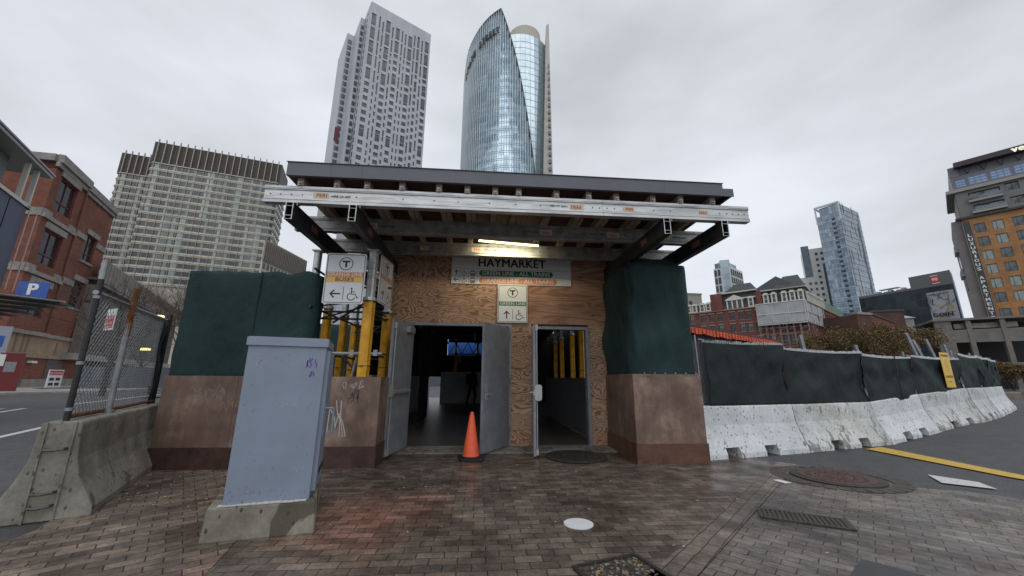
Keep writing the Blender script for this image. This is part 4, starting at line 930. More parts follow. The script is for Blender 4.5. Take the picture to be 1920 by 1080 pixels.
for h in holesC:
    b=MB(); b.box(h[0]-.25,h[0]+h[2]+.25,-.12,.0,h[1]+h[3]+.05,h[1]+h[3]+.6,M2); b.build('lintel',LIME,t)
    b=MB(); b.box(h[0]-.2,h[0]+h[2]+.2,-.14,.0,h[1]-.25,h[1]-.02,M2); b.build('sill',LIME,t)
b=MB(); b.box(0,SEG,0,.5,3.2,5.2); b.box(SEG,Wd,.2,.5,3.2,4.9); b.box(-.1,Wd+.05,-.15,.3,2.85,3.2); b.build('block_base',TANB,t)
b=MB()
for x in (.5,1.6,2.7,3.4): b.box(x,x+.35,-.012,0,3.3,4.9)
b.box(9,9.3,.188,.2,3.3,4.6); b.build('rust_stain',mat('stain_brown',(.22,.14,.09),.9),t)
b=MB(); b.wall(Wd,0,2.85,[(-.0+.9,.15,1.7,2.2)],.6); b.build('ground_floor',REDB,t)
b=MB(); b.box(0,.9,-.25,0,0,.85); b.box(3.6,Wd,-.25,0,0,.85); b.box(3.6,6.2,-.3,-.25,0,.78); b.box(Wd-5,Wd-1.6,.35,.4,.85,2.7); b.build('plinth',LIME,t)
b=MB(); b.box(7.6,10.6,-.04,.0,.85,2.8); b.build('roller_shutter',mat('grey_shutter',(.10,.085,.085),.6,0,.3,1),t)
b=MB(); b.box(.9,2.6,-.02,.0,2.0,2.6); b.box(2.7,3.5,-.06,0,.6,2.85); b.build('dark_pier',mat('sooty_brick',(.085,.05,.045),.8),t)
b=MB(); b.tube([(SEG-.25,-.12,5.2),(SEG-.25,-.12,21)],.09,6); b.build('drain_pipe',mat('rusty_pipe',(.16,.07,.045),.7),t)
b=MB(); b.box(4.3,5.2,-.35,-.02,2.35,2.55); b.build('wall_lamp',WHITE,t)
# parking sign plates and pay station
def flat_sign(name,label,wpos,rz,w,h,board,letters,cat='sign'):
    s=thing(name,label,cat,wpos,rz); b=MB(); b.box(-w/2,w/2,0,.06,0,h); b.build('board',board,s)
    b=MB()
    for tx,sz,x,z,bo in letters: text(b,tx,sz,x,-.012,z,bo)
    return s,b
s,b=flat_sign('parking_sign','blue projecting sign with a large white letter on the brick building','x' and (-34.0,26.2,6.55),R(14),1.75,1.15,SBLU,[('P',1.15,.0,.56,.05)]); b.build('letter',WHITE,s)
s,b=flat_sign('parking_notice','grey notice board with a small blue letter panel at the far left street edge','x' and (-37.3,27.4,1.5),R(40),1.5,3.2,mat('notice_grey',(.3,.33,.37),.6),[]); b.quad((-.3,-.012,1.7),(.5,-.012,1.7),(.5,-.012,2.5),(-.3,-.012,2.5)); b.cur=1; text(b,'P',.7,.1,-.02,2.08,.04); b.build('letter_panel',[SBLU,WHITE],s)
s=thing('pay_station','dark red ticket machine with a white notice on the left pavement','ticket machine',(-35.2,27.2,.13),R(50)); b=MB(); b.box(-.55,.55,-.2,.5,0,2.6); b.build('body',mat('maroon_paint',(.16,.025,.025),.5),s); b=MB(); b.box(-.25,.25,-.22,-.2,1.3,2.0); b.build('screen',GALV,s); b=MB(); b.box(-.75,-.3,-.25,-.22,1.7,2.5); b.build('notice',WHITE,s)
s,b=flat_sign('entry_notice','white and red parking notice leaning on the stone plinth of the brick building',(-40.0,34.2,.2),R(100),1.3,1.5,WHITE,[]); b.quad((-.6,-.012,1.05),(.6,-.012,1.05),(.6,-.012,1.42),(-.6,-.012,1.42)); b.cur=1
text(b,'NO PARKING',.2,0,-.02,1.2,.01)
for i in range(2):
    for j in range(2): b.cur=2; b.quad((-.5+.55*i,-.012,.15+.42*j),(-.1+.55*i,-.012,.15+.42*j),(-.1+.55*i,-.012,.4+.42*j),(-.5+.55*i,-.012,.4+.42*j))
b.build('lettering',[SRED,WHITE,INK],s)
# ---- steel framed station shed at the far left edge
t,Wd=bthing('steel_canopy_building','steel framed shed with navy panels and a thin overhanging roof at the far left edge',(-14.5,6.8),(-19.27,14.0))
b=MB(); b.box(-2,Wd,-.35,8,9.1,9.22); b.box(-2,Wd+.03,-.4,8,9.22,9.28); b.build('roof',mat('pale_steel_roof',(.36,.37,.36),.5,.2,.2,1),t)
b=MB(); b.box(-2,Wd-1.5,.3,7,7.55,9.1); b.build('shed_wall',mat('shed_grey',(.16,.17,.165),.6),t)
b=MB()
for x in (Wd-1.45,Wd-.75): b.box(x,x+.1,-.22,-.08,7.5,9.1)
b.box(-2,Wd-.6,-.3,.1,7.45,7.58); b.box(Wd-1.0,Wd-.7,-.3,7,7.45,7.56); b.build('column',mat('cream_steel',(.5,.5,.45),.5),t)
b=MB()
for k in range(8): b.box(-2+k*1.23,-2+k*1.23+1.16,-.25,.1,2.9,7.45)
for k in range(5): b.box(Wd-.9,Wd-.8,-.2+k*1.2,-.2+k*1.2+1.12,2.9,7.45)
b.build('navy_panel',mat('navy_panel',(.035,.05,.105),.45,.2,.3,2),t)
b=MB(); b.tube([(Wd-.75,-.3,7.5),(Wd-.75,-.3,4.3)],.022,5); b.tube([(Wd-.2,-.3,7.5),(Wd-.2,-.3,4.3)],.022,5); b.build('cable',mat('pale_cable',(.5,.42,.38),.6),t)
b=MB(); b.tube([(Wd-2.2,.8,9.28),(Wd-2.2,.8,9.62)],.03,5); b.box(Wd-2.9,Wd-1.6,.7,.9,9.62,9.7); b.box(Wd-1.2,Wd-.2,.3,.4,9.28,9.5); b.tube([(Wd-.8,.5,9.3),(Wd-.8,.5,9.6)],.02,5); b.build('roof_lamp',GALV,t)
t=thing('slatted_awning','dark green slatted awning jutting in from the far left edge','awning',(-21.6,14.6,0),R(14))
b=MB()
for k in range(6): b.add([(-4,0,4.72-.22*k),(3.6-.42*k,-.1,4.02-.12*k),(3.6-.42*k,-.7,4.06-.12*k),(-4,-.7,4.78-.22*k),(-4,0,4.66-.22*k),(3.6-.42*k,-.1,3.97-.12*k),(3.6-.42*k,-.7,4.0-.12*k),(-4,-.7,4.70-.22*k)],[(0,1,2,3),(4,7,6,5),(0,4,5,1),(1,5,6,2),(2,6,7,3)])
b.build('slat',mat('awning_green',(.05,.075,.065),.5,.2,.3,3),t)
b=MB(); b.tube([(-4,-.72,4.85),(3.75,-.72,4.08)],.035,6); b.build('edge_rail',HARDW,t)
# ---- 2 big office block with ribbon windows
OFG=facade_glass('office_ribbon_glass',[(0,(.03,.04,.045)),(.5,(.055,.065,.07)),(.68,(.13,.16,.16)),(1,(.28,.33,.31))],1.45,40,.0,.15,.2)
CREAM=mat('cream_precast',(.56,.525,.445),.75,0,.22,.12); BROWNP=mat('brown_louvre',(.052,.04,.036),.6,0,.3,.3)
def ribbon(name,label,P,Q,H,band_z,nb,fh,D=20,low=40):
    t,Wd=bthing(name,label,P,Q)
    b=MB(); b.box(.9,Wd-.9,.8,D,0,H-2); b.build('core',CREAM,t)
    b=MB(); b.box(.3,Wd-.3,.4,D,band_z,H-.6); b.build('louvre_penthouse',BROWNP,t)
    n=int((band_z-low)/fh)
    def ring(z0,z1,o,x0=0):  # rounded ends
        r=2.2; pts=[]
        for k in range(5): a=PI+ (PI/2)*k/4; pts.append((r+ (r+o)*math.cos(a), r+(r+o)*math.sin(a)))
        for k in range(5): a=1.5*PI+(PI/2)*k/4; pts.append((Wd-r+(r+o)*math.cos(a), r+(r+o)*math.sin(a)))
        pts+=[(Wd+o,D),(-o,D)]; return pts
    for k in range(n):
        z=band_z-(k+1)*fh
        b=MB(); b.prism(ring(0,0,-.25),z+1.35,z+fh-.1); b.build('window_band',OFG,t)
    b=MB()
    for k in range(n+1):
        z=band_z-k*fh; b.prism(ring(0,0,.0),z-.1,z+1.38 if k else z+.5); b.prism(ring(0,0,.25),z+.55 if k else z-.1,z+.8 if k else z+.1)
    b.build('spandrel',CREAM,t)
    b=MB()
    for i in range(nb+1):
        x=2.0+(Wd-4)*i/nb; b.box(x-.07,x+.07,-.22,.2,low,band_z); b.box(x-.16,x+.16,-.35,.45,band_z,H+.9)
    for y in (4,8,12,16): b.box(Wd+.0,Wd+.25,y-.13,y+.13,low,band_z); b.box(-.35,.0,y-.13,y+.13,low,band_z)
    tag(b.build('fin',mat('precast_fin',(.42,.38,.31),.75,0,.15,.2),t))
    return t
ribbon('office_block','broad cream office tower of ribbon windows under a brown louvred top',(-182.3,170.2),(-129.5,191.6),118,105.5,18,3.9)
ribbon('office_block','narrow set back wing of the cream office tower on its left side',(-209.2,180.2),(-191.0,187.5),118,105.5,6,3.9,18)
# low office wing with vertical ribs and the concrete garage
t,Wd=bthing('low_office_wing','low concrete office wing with a ribbed attic right of the cream tower',(-103.8,150.7),(-102.9,175.7))
b=MB(); b.box(0,Wd+5,0,.7,0,57); b.build('wall',CREAM,t)
b=MB()
for i in range(26): x=-.2+i*(Wd+5)/25; b.box(x-.22,x+.22,-.6,0,48.6,57.4)
b.box(-.3,Wd+5.2,-.3,0,48,48.6); b.build('rib',mat('grey_rib',(.25,.225,.195),.8),t)
wl=[]
for r in range(5):
    for c in range(12): wl.append((I4,.6+c*(Wd+4)/12,45.0-r*3.6,1.2,2.3))
windows(t,wl,'slide',WGLS,WFRM,-.0,cap=60)
t,Wd=bthing('parking_garage','long grey concrete garage with a ribbed parapet behind the bare trees',(-48.5,43.5),(-71.0,80.5))
b=MB(); b.box(0,Wd,.2,18,12.2,12.5); b.box(0,Wd,2,18,3.2,12.2); b.build('wall',mat('garage_concrete',(.155,.145,.13),.85,0,.4,.5),t)
b=MB()
for i in range(40): x=i*Wd/40; b.box(x+.04,x+Wd/40-.12,-.15,.2,11.9,14.5)
b.box(0,Wd,-.05,.3,11.6,11.9); b.build('parapet_rib',mat('rib_concrete',(.27,.25,.225),.85,0,.3,1),t)
b=MB()
for i in range(70): x=i*Wd/70; b.box(x,x+.16,.4,1.2,3.6,11.6)
for z in (5.4,7.4,9.4): b.box(0,Wd,.55,1.0,z,z+.35)
b.build('screen_rib',mat('screen_concrete',(.21,.195,.175),.85,0,.3,1),t)
b=MB(); b.box(-2,Wd,.1,1.4,2.9,3.6); b.box(-2,Wd,-3.1,-3.0,0,1.15); b.build('deck_edge',CONC,t)
b=MB(); b.box(-3,Wd,3,3.2,0,2.9); b.build('dark_bay',BLACK,t)
# ---- 3 stepped white residential tower
WPAN=mat('white_metal_panel',(.44,.465,.51),.45,.1,.16,.12); 
t,Wd=bthing('residential_tower','stepped white panelled tower with irregular dark windows, left of the two tall towers',(-56.3,119.5),(-35.9,134.4))
vols=[(0,Wd,0,14,146),(-1.6,10,8.2,24,144.6),(-4.4,6,18.5,36,144)]
cols=[(.7,1.7),(3.6,.55),(5.0,.55),(6.4,1.7),(8.9,.6),(10.4,1.6),(12.9,.55),(14.3,.55),(15.7,1.7),(18.1,.6),(19.5,1.0),(21.4,.6),(22.9,1.7)]
wl=[]; holes=[]; rd=random.Random(4)
for ci,(x,w) in enumerate(cols):
    z=141.5-2.4*rd.random()
    while z>66:
        if z>128: h=5.6; st=6.4
        elif z>110: h=(4.9 if w>.9 else 5.2) if rd.random()<.5 else 1.75; st=h+1.35
        else: h=1.75; st=3.1
        if 88<z<93 and h<2: h=4.7; st=6.2
        wl.append((I4,x,z-h,w,h)); z-=st
Msd=T(0,14,0,-PI/2)
for z in range(70,143,3): 
    for x in (6.2,9.4): wl.append((T(0,14,0,-PI/2),x,z,1.5,1.8))
M2b=T(-1.6,8.2); M3b=T(-4.4,18.5)
for z in range(70,140,3): wl.append((M2b,.25,z,1.1,1.9)); wl.append((M3b,.5,z,1.5,1.9))
b=MB(); b.wall(Wd,60,146,[w[1:] for w in wl if w[0] is I4],.3); b.box(0,Wd,.35,14,60,146); b.box(-1.6,10,8.25,24,60,144.6); b.box(-4.4,6,18.55,36,60,144); b.box(0,Wd,0.0,14,0,60); b.build('facade',WPAN,t)
wf=[w for w in wl if w[0] is I4]; wo=[(w[0],w[1],w[2],w[3],w[4]) for w in wl if w[0] is not I4]
windows(t,wf,'slide',mat('tower_window',(.10,.10,.12),.12,.2,.5,.25,spec=.8,lo=.45,hi=.55),mat('tower_frame',(.12,.12,.13),.5),.28,cap=60)
windows(t,wo,'slide',MATS['tower_window'],MATS['tower_frame'],-.02,cap=40)
b=MB()
for x in [c[0]-.18 for c in cols]+[c[0]+c[1]+.10 for c in cols]: b.box(x,x+.07,-.12,0,60,146)
for z in range(62,146,9): b.box(0,Wd,-.03,0,z,z+.12)
b.build('panel_fin',mat('fin_white',(.5,.52,.55),.4,.2),t)
b=MB(); b.box(-4.5,-2.8,18.3,18.5,92,98); b.build('red_panel',mat('dark_red_panel',(.12,.03,.03),.6),t)
# ---- 4 curved glass tower
SAILG=facade_glass('sail_glass',[(0,(.30,.42,.50)),(.5,(.44,.58,.67)),(1,(.62,.75,.82))],2.1,3.9,.0,.08,.75,bumpy=.25)
CYLG=facade_glass('cylinder_glass',[(0,(.50,.62,.69)),(1,(.64,.74,.79))],1.3,3.9,.0,.1,.7)
CX,CY=-1.0,180.0
t=thing('glass_tower','pale blue curved glass tower with a pointed sail top and dark lettering','building',(CX,CY,0),0)
RS=24.2
def th_of(x,y): return math.atan2(y-CY,x-CX)
thL=R(-195); thP=R(-103.1); thR=R(-56)
SAILTAB=[(-195,150),(-172,158),(-160,168.5),(-152.5,173),(-139,176.8),(-129.2,179.8),(-117.1,183.2),(-103.1,186.4),(-97.6,178.6),(-93,171.1),(-86.4,159.7),(-80,145.9),(-73.7,129.7),(-69.2,116.9),(-64.2,100.5),(-60,86),(-50,55)]
def ztop(th):
    d=math.degrees(th)
    for (a,za),(c,zc) in zip(SAILTAB,SAILTAB[1:]):
        if d<=c: return za+(zc-za)*max(0,(d-a))/(c-a)
    return SAILTAB[-1][1]
def RSf(th): return 24.2+1.8*min(1,max(0,(-math.degrees(th)-100)/70))
# arc length parametrised strip with its own thickness
n=96; vs=[];fs=[];zl=[]
for i in range(n+1):
    th=thL+(thR+R(3)-thL)*i/n; zt=max(40,ztop(th))
    for k,rr in ((0,RSf(th)),(1,RSf(th)-.6)):
        vs+= [(rr*math.cos(th),rr*math.sin(th),30),(rr*math.cos(th),rr*math.sin(th),zt)]
for i in range(n):
    a=i*4; c=a+4
    fs+=[(a,c,c+1,a+1),(a+2,a+3,c+3,c+2),(a+1,c+1,c+3,a+3)]
fs+=[(0,1,3,2),(n*4,n*4+2,n*4+3,n*4+1)]
b=MB(); b.add(vs,fs); o=b.build('sail_glass_wall',SAILG,t)
for p in o.data.polygons: p.use_smooth=(p.index%3==0)
b=MB()
for i in range(n+1):
    th=thL+(thR+R(3)-thL)*i/n; zt=max(40,ztop(th)); M=T(math.cos(th)*RSf(th),math.sin(th)*RSf(th),0,th)
    if i%2==0: b.box(0,.5 if th<R(-125) else .2,-.09,.09,30,zt,M)
tag(b.build('mullion',mat('silver_mullion',(.62,.66,.68),.4,.3),t),kind='stuff')
b=MB(); k=0
for z in [x*3.9+60 for x in range(32)]:
    for i in range(n):
        th=thL+(thR-thL)*i/n; th2=thL+(thR-thL)*(i+1)/n
        if th>R(-135) and z<min(ztop(th),ztop(th2)):
            for dz in (0,.9): b.quad((math.cos(th)*(RSf(th)+.05),math.sin(th)*(RSf(th)+.05),z+dz),(math.cos(th2)*(RSf(th)+.05),math.sin(th2)*(RSf(th)+.05),z+dz),(math.cos(th2)*(RSf(th)+.05),math.sin(th2)*(RSf(th)+.05),z+dz+.16),(math.cos(th)*(RSf(th)+.05),math.sin(th)*(RSf(th)+.05),z+dz+.16))
b.build('floor_line',mat('floor_line',(.14,.2,.24),.3,.4),t)
# edge trims of the sail
b=MB(); pts=[]
for i in range(60):
    th=thL+(thR-thL)*i/59; pts.append((math.cos(th)*(RSf(th)+.15),math.sin(th)*(RSf(th)+.15),ztop(th)))
b.tube(pts,.24,5); b.build('sail_edge',mat('dark_edge',(.10,.115,.13),.4,.5),t)
# cylinder behind, with floor lines
b=MB(); cx2,r2=4.4,16.8; nn=40
b.prism([(cx2+math.cos(2*PI*i/nn)*r2,math.sin(2*PI*i/nn)*r2) for i in range(nn)],30,178); o=b.build('glass_drum',CYLG,t)
b=MB()
for z in [x*3.9+60 for x in range(30)]:
    P=[(cx2+math.cos(2*PI*i/nn)*(r2+.08),math.sin(2*PI*i/nn)*(r2+.08),z) for i in range(nn//2,nn+1)]
    for p,q in zip(P,P[1:]): b.quad(p,q,(q[0],q[1],z+.18),(p[0],p[1],z+.18))
for i in range(nn//2,nn+1): a=2*PI*i/nn; b.box(0,.15,-.05,.05,30,178.2,T(cx2+math.cos(a)*r2,math.sin(a)*r2,0,a))
b.build('drum_grid',mat('drum_line',(.2,.27,.31),.35,.4),t)
b=MB(); b.prism([(7.2+math.cos(2*PI*i/48)*9.2,1+math.sin(2*PI*i/48)*9.2) for i in range(48)],178,193.5); b.build('penthouse',mat('beige_cladding',(.42,.40,.345),.6),t,smooth=False)
b=MB(); 
P=[(13.6,-18.6,30),(20.4,-17.5,30),(21.2,-1,30),(14.4,-1,30)]; Q=[(18.3,-14.5,186),(19.9,-14,188),(20.2,-4,184),(18.4,-4,180)]
b.add(P+Q,[(0,1,2,3),(4,5,6,7),(0,1,5,4),(1,2,6,5),(2,3,7,6),(3,0,4,7)]); b.build('stone_fin',mat('beige_stone',(.46,.43,.39),.6,0,.1,.2),t)
b=MB()
for z in range(70,160,4): b.box(18.0+(z-70)*.01,19.6+(z-70)*.0,-17.75+(z-70)*.022,-15.6,z,z+1.9)
b.build('fin_window',mat('fin_glass',(.1,.13,.15),.2,.3),t)
# letters along the top edge of the sail
b=MB(); word='STATE STREET'
for i,ch in enumerate(word):
    if ch==' ': continue
    s=i/(len(word)-1); th=R(-156)+(R(-106.5)-R(-156))*s; z=157+(172.5-157)*s+2.2*math.sin(PI*s); M=T(math.cos(th)*(RSf(th)+.5),math.sin(th)*(RSf(th)+.5),0,th+PI/2)
    for dd in (0,.4): text(b,ch,4.3,0,-dd,z,.03,M=M,rot=.0,sx=.85)
    b.box(-1.1,1.1,-.3,.0,z-2.0,z-1.75,M)
b.build('lettering',mat('dark_letters',(.02,.02,.025),.5),t)
# ---- 5 right hand towers
BGL=facade_glass('blue_tower_glass',[(0,(.16,.205,.255)),(.6,(.24,.295,.35)),(1,(.34,.40,.45))],1.8,3.6,.09,.1,.6,(.12,.16,.2))
t,Wd=bthing('blue_glass_tower','tall blue glass tower with a column of dark balconies and an open steel crown',(239.8,277.6),(247.7,265.3))
p2=loc(t,(278.5,282.2)); p3=loc(t,(292,296)); poly=[(0,0),(Wd,0),p2,p3,(p3[0]-20,p3[1]+8),(-5,30)]
b=MB(); b.prism(poly,28,126); b.prism([(2,2),(Wd,0.02),p2,p3,(p3[0]-20,p3[1]+8),(0,30)],126,133); b.build('glass_body',BGL,t)
b=MB()
for k in range(26):
    z=30+k*3.75; b.box(-.1,Wd+.1,-.18,0,z,z+.28 if k%2 else z+.5)
b.build('floor_edge',mat('pale_floor_edge',(.42,.46,.5),.5),t)
b=MB(); rd=random.Random(5)
for k in range(24): z=34+k*3.75; b.box(Wd*.60+.5*(k%2),Wd*.60+2.4,-.22,0,z,z+1.9); 
b.build('balcony',mat('balcony_notch_shade',(.03,.035,.045),.3),t)  # dark boxes: the shade of the balcony notches put into a colour
b=MB(); 
for x in (0,Wd): b.box(x-.45,x+.45,-.3,.5,120,134)
b.box(-.45,Wd+.45,-.3,.5,133,134.4); b.box(-.45,.4,.5,14,133,134.2); b.build('crown_frame',mat('crown_steel',(.5,.53,.56),.5),t)
Mx,Lx=fm((Wd,0),p2); b=MB()
for k in range(24): z=30+k*4.3; b.box(0,Lx,-.12,0,z,z+.3,Mx)
rd=random.Random(9)
for k in range(46):
    x=rd.choice([3,7,12,17,22,27,31]); z=34+rd.randint(0,22)*4.2; b.box(x,x+.5,-.14,0,z,z+8.4,Mx)
b.box(Lx*.82,Lx*.88,-.2,0,28,122,Mx); b.build('slot',mat('dark_slot',(.06,.09,.12),.3,.3),t)
t2,W2=bthing('glass_podium','dark glass podium with a white diagonal strut under the blue glass tower',(205,232),(238,225))
b=MB(); b.box(0,W2+4,0,18,0,42); b.build('glass_body',facade_glass('podium_glass',[(0,(.02,.035,.05)),(1,(.05,.075,.10))],2.6,3.6,.12,.15,.4,(.09,.11,.13)),t2)
b=MB(); b.tube([(10,-.5,12),(17,-.5,42)],.5,5); b.box(0,W2,-.3,0,20,20.6); b.box(0,W2,-.3,0,31,31.5); b.build('strut',WHITE,t2)
t,Wd=bthing('white_tower','white gridded tower with a grey glass centre rising behind the dark mansard roofs',(105.9,191.2),(107.8,187.5))
p1=(Wd,0); q=loc(t,(111.5,186.2)); r_=loc(t,(124,196.2))
b=MB(); b.prism([(0,0),p1,(0.5+p1[0],9),(0,9)],20,57); Mg,Lg=fm(q,r_); b.box(0,Lg,0,8,20,58,Mg)
b.build('grid_facade',mat('white_precast',(.6,.62,.63),.6),t)
b=MB(); Mc,Lc=fm(p1,q); b.box(-.2,Lc+.2,.2,8,20,61.5,Mc); b.box(2,Lg-2,2,8,58,61.3,Mg); b.build('glass_core',facade_glass('core_glass',[(0,(.2,.26,.31)),(1,(.34,.42,.46))],3,3.4,.1,.15,.5,(.3,.34,.37)),t)
wl=[]
for k in range(8):
    for c in range(6): wl.append((Mg,.7+c*(Lg-.8)/6,24+k*4.2,1.5,3.3))
    for c in range(2): wl.append((I4,.35+c*1.9,24+k*4.2,1.2,3.3))
windows(t,wl,'slide',mat('slate_glass',(.1,.12,.14),.15,.3,.4,.3),WFRM,-.05,cap=80)
t,Wd=bthing('cream_tower','cream precast tower with a dark glass corner half hidden behind the blue glass tower',(249,309),(268,296))
b=MB(); b.box(0,Wd+6,0,20,20,110); b.box(-5.2,0,1.5,20,20,86); b.build('facade',mat('pale_precast',(.66,.65,.62),.7,0,.1,.2),t)
b=MB(); b.box(-.6,4.6,-.3,4,86,113); b.box(12,18,-.3,4,56,96); b.build('glass_corner',mat('corner_glass',(.12,.16,.19),.15,.4,.4,.3),t)
wl=[]
for k in range(17):
    for c in range(6):
        x=1+c*3.6; z=24+k*5
        if not(x>10.5 and 52<z<97) and z<106 and not (x<5 and z>82): wl.append((I4,x,z,1.7,2.2))
    if 24+k*5<82: wl.append((T(-5.2,1.5),1.2,24+k*5,2.4,2.2))
windows(t,wl,'slide',MATS['slate_glass'],WFRM,-.05,cap=100)
# black hotel-like slab with mural
t,Wd=bthing('black_glass_building','low black glass building with a painted mural and a red rooftop sign',(141.0,150.5),(149.8,124.5))
e_=loc(t,(166,137.5)); Ms,Ls=fm((Wd,0),e_)
b=MB(); b.prism([(0,0),(Wd,0),e_,(e_[0]-10,e_[1]+20),(0,40)],0,33.6); b.build('glass_body',facade_glass('black_glass',[(0,(.012,.022,.032)),(1,(.035,.055,.07))],1.9,2.7,.13,.15,.3,(.035,.045,.05)),t)
b=MB(); b.prism([(Wd*.0,.0),(Wd,0),e_,(e_[0]-10,e_[1]+20),(0,40)],33.6,34.4); b.prism([(Wd*.60,0.05),(Wd,.05),(e_[0],e_[1]),(e_[0]-8,e_[1]+12),(Wd*.6,20)],34.4,38.4); b.box(Wd*.6,Wd,-.06,.05,33.6,38.4); b.build('penthouse',mat('grey_panel',(.135,.14,.145),.6,0,.1,.5),t)
b=MB(); b.prism([(Wd+.02,-.03),(Wd+.02,.03),e_,(e_[0]+.1,e_[1]-.1)],4,38); b.box(.3,Ls*.35,-.2,0,10,37.5,Ms); b.build('end_panel',mat('pale_end_panel',(.3,.32,.34),.5),t)
b=MB(); mx0,mx1=Wd*.74,Wd*.985; rd=random.Random(6)
b.box(mx0,mx1,-.25,0,21.8,31.6); b.cur=1
def smear(n,ci,w,lmin,lmax):
    b.cur=ci
    for k in range(n):
        x=rd.uniform(mx0+.2,mx1-.3); z=rd.uniform(22,31); a=rd.uniform(0,PI); l=rd.uniform(lmin,lmax)
        stroke(b,[(x,z),(min(mx1-.05,max(mx0+.05,x+l*math.cos(a)*.5)),min(31.4,z+l*math.sin(a)))],w,-.26-.002*k-.1*ci)
smear(10,1,.5,1,2.4); smear(16,2,.12,1.2,4); smear(12,3,.35,.6,1.6); smear(10,4,.12,.6,2); b.cur=2; stroke(b,[(mx0+.3,30.7),(mx1-.8,30.9)],.2,-.7)
text(b,'GOIN',1.9,(mx0+mx1)/2-.2,-.9,23.4,.05)
b.build('mural',[mat('mural_ground',(.36,.37,.39),.7),mat('mural_blue',(.12,.22,.38),.7),INK,mat('mural_yellow',(.5,.38,.03),.7),mat('mural_red',(.4,.12,.08),.7)],t)
b=MB(); b.box(Wd*.815,Wd*.885,-.2,-.07,34.9,37.0); b.cur=1; text(b,'90',1.5,Wd*.85,-.24,35.95,.04); b.box(Wd*.81,Wd*.88,-.2,-.07,37.15,37.4); b.box(Wd*.82,Wd*.89,-.2,-.07,34.5,34.75); b.build('rooftop_sign',[mat('lit_red',(.7,.02,.03),.4),WHITE],t)
b=MB()
for k in range(9): x=1+k*1.35; b.box(x,x+1.0,4,6,34.4,34.9+.5*(k%3)); 
b.box(5,11,4,6,36.2,36.5); b.tube([(5.5,4.5,34.4),(5.5,4.5,36.3)],.08,4); b.tube([(10.5,4.5,34.4),(10.5,4.5,36.3)],.08,4); b.build('roof_plant',mat('pale_plant',(.45,.46,.46),.6),t)
# ---- 6 mansard brick rows and scaffolded corner
SLATE=mat('slate_roof',(.055,.058,.065),.7,0,.35,2); COPP=mat('green_copper',(.10,.2,.15),.7,0,.25,1.5); TRIM=mat('cream_trim',(.58,.58,.52),.6)
P0=(31.8,68.6); P1=(44.7,56.2)
t,Wd=bthing('brick_row','long old red brick block with a slate mansard roof and white dormers',P0,P1)
M0=T(0,0)
e2=loc(t,(66,74)); Me,Le=fm((Wd,0),e2)
wf=[]
for x in (.8,2.6,4.0,5.4,7.2,8.6,9.7,10.9,12.6,14.0,15.2,16.6):
    for z in (11.0,9.0,6.7,4.2): wf.append((x,z,.75,1.35))
we=[(1+c*1.7,z,.8,1.4) for c in range(15) for z in (10.8,8.6,6.4,4.2)]
b=MB(); b.wall(Wd,0,12.95,wf,.2); b.wall(Le,0,12.95,we,.2,Me); b.box(4.55,6.35,-.25,3,12.9,15.8); b.box(11.4,12.2,-.2,.8,12.9,15.3); b.build('wall',REDB2,t)
windows(t,[(I4,*w) for w in wf]+[(Me,*w) for w in we],'sash',WGLS,WFRM,.18,cap=100,glass2=WGLS2)
b=MB()
for w in wf: b.box(w[0]-.08,w[0]+w[2]+.08,-.06,0,w[1]+w[3],w[1]+w[3]+.18); b.box(w[0]-.05,w[0]+w[2]+.05,-.06,0,w[1]-.1,w[1])
b.box(-.1,Wd+.1,-.2,0,12.75,12.97); b.box(-.1,Le,-.2,0,12.75,12.97,Me); b.build('stone_trim',mat('brownstone',(.3,.22,.17),.8),t)
def mans(b,M,x0,x1,z0,z1,inset,D,zr=None):
    b.add([(x0,0,z0),(x1,0,z0),(x1,D,z0),(x0,D,z0),(x0+.1,inset,z1),(x1-.1,inset,z1),(x1-.1,D-inset,z1),(x0+.1,D-inset,z1)],[(0,1,5,4),(1,2,6,5),(2,3,7,6),(3,0,4,7),(4,5,6,7)],M)
    if zr: 
        xm=.25*(x1-x0); b.add([(x0,inset-.1,z1),(x1,inset-.1,z1),(x1,D,z1),(x0,D,z1),(x0+xm,D/2,zr),(x1-xm,D/2,zr)],[(0,1,5,4),(1,2,5),(2,3,4,5),(3,0,4)],M)
b=MB(); mans(b,M0,0,4.6,12.97,14.3,.5,8); mans(b,M0,6.35,11.4,12.97,15.7,.6,8,17.9); mans(b,M0,12.2,Wd,12.97,15.3,.6,9); mans(b,M0,13.8,Wd,15.3,15.4,.0,9,18.2); b.build('mansard_roof',SLATE,t)
b=MB(); mans(b,Me,.3,7,12.97,15.3,.6,8,18.0); b.build('side_roof',SLATE,t)
b=MB(); mans(b,Me,7.0,Le,12.97,14.9,.6,6); b.build('copper_roof',COPP,t,label='green copper roof slope')
b=MB(); b.box(6.3,11.5,-.05,.75,15.68,15.85); b.box(12.1,Wd+.1,-.05,.75,15.28,15.42); b.box(9.4,11.4,-.1,0,14.55,14.7); b.build('eaves',TRIM,t)
def dormer(M,x,z=13.05,w=.95,h=1.25,par=None):
    q=MB(); 
    for s in (0,w-.2): q.box(x+s,x+s+.2,-.12,.5,z,z+h)
    q.box(x-.08,x+w+.08,-.2,.6,z+h,z+h+.14); q.prof([(-.15,z+h+.14),(.5,z+h+.14),(.5,z+h+.4),(-.15,z+h+.36)],x+.12,x+w-.12); q.box(x-.05,x+w+.05,-.15,.0,z-.05,z+.1); q.cur=1; q.box(x+.2,x+w-.2,-.02,.4,z+.1,z+h); q.cur=0; q.box(x+.2,x+w-.2,-.06,-.02,z+h*.52,z+h*.57)
    o=q.build('dormer',[TRIM,WGLS],par); o.matrix_local=M; return o
for x in (.3,1.3,2.6,3.6): dormer(M0,x,13.02,.85,1.15,t)
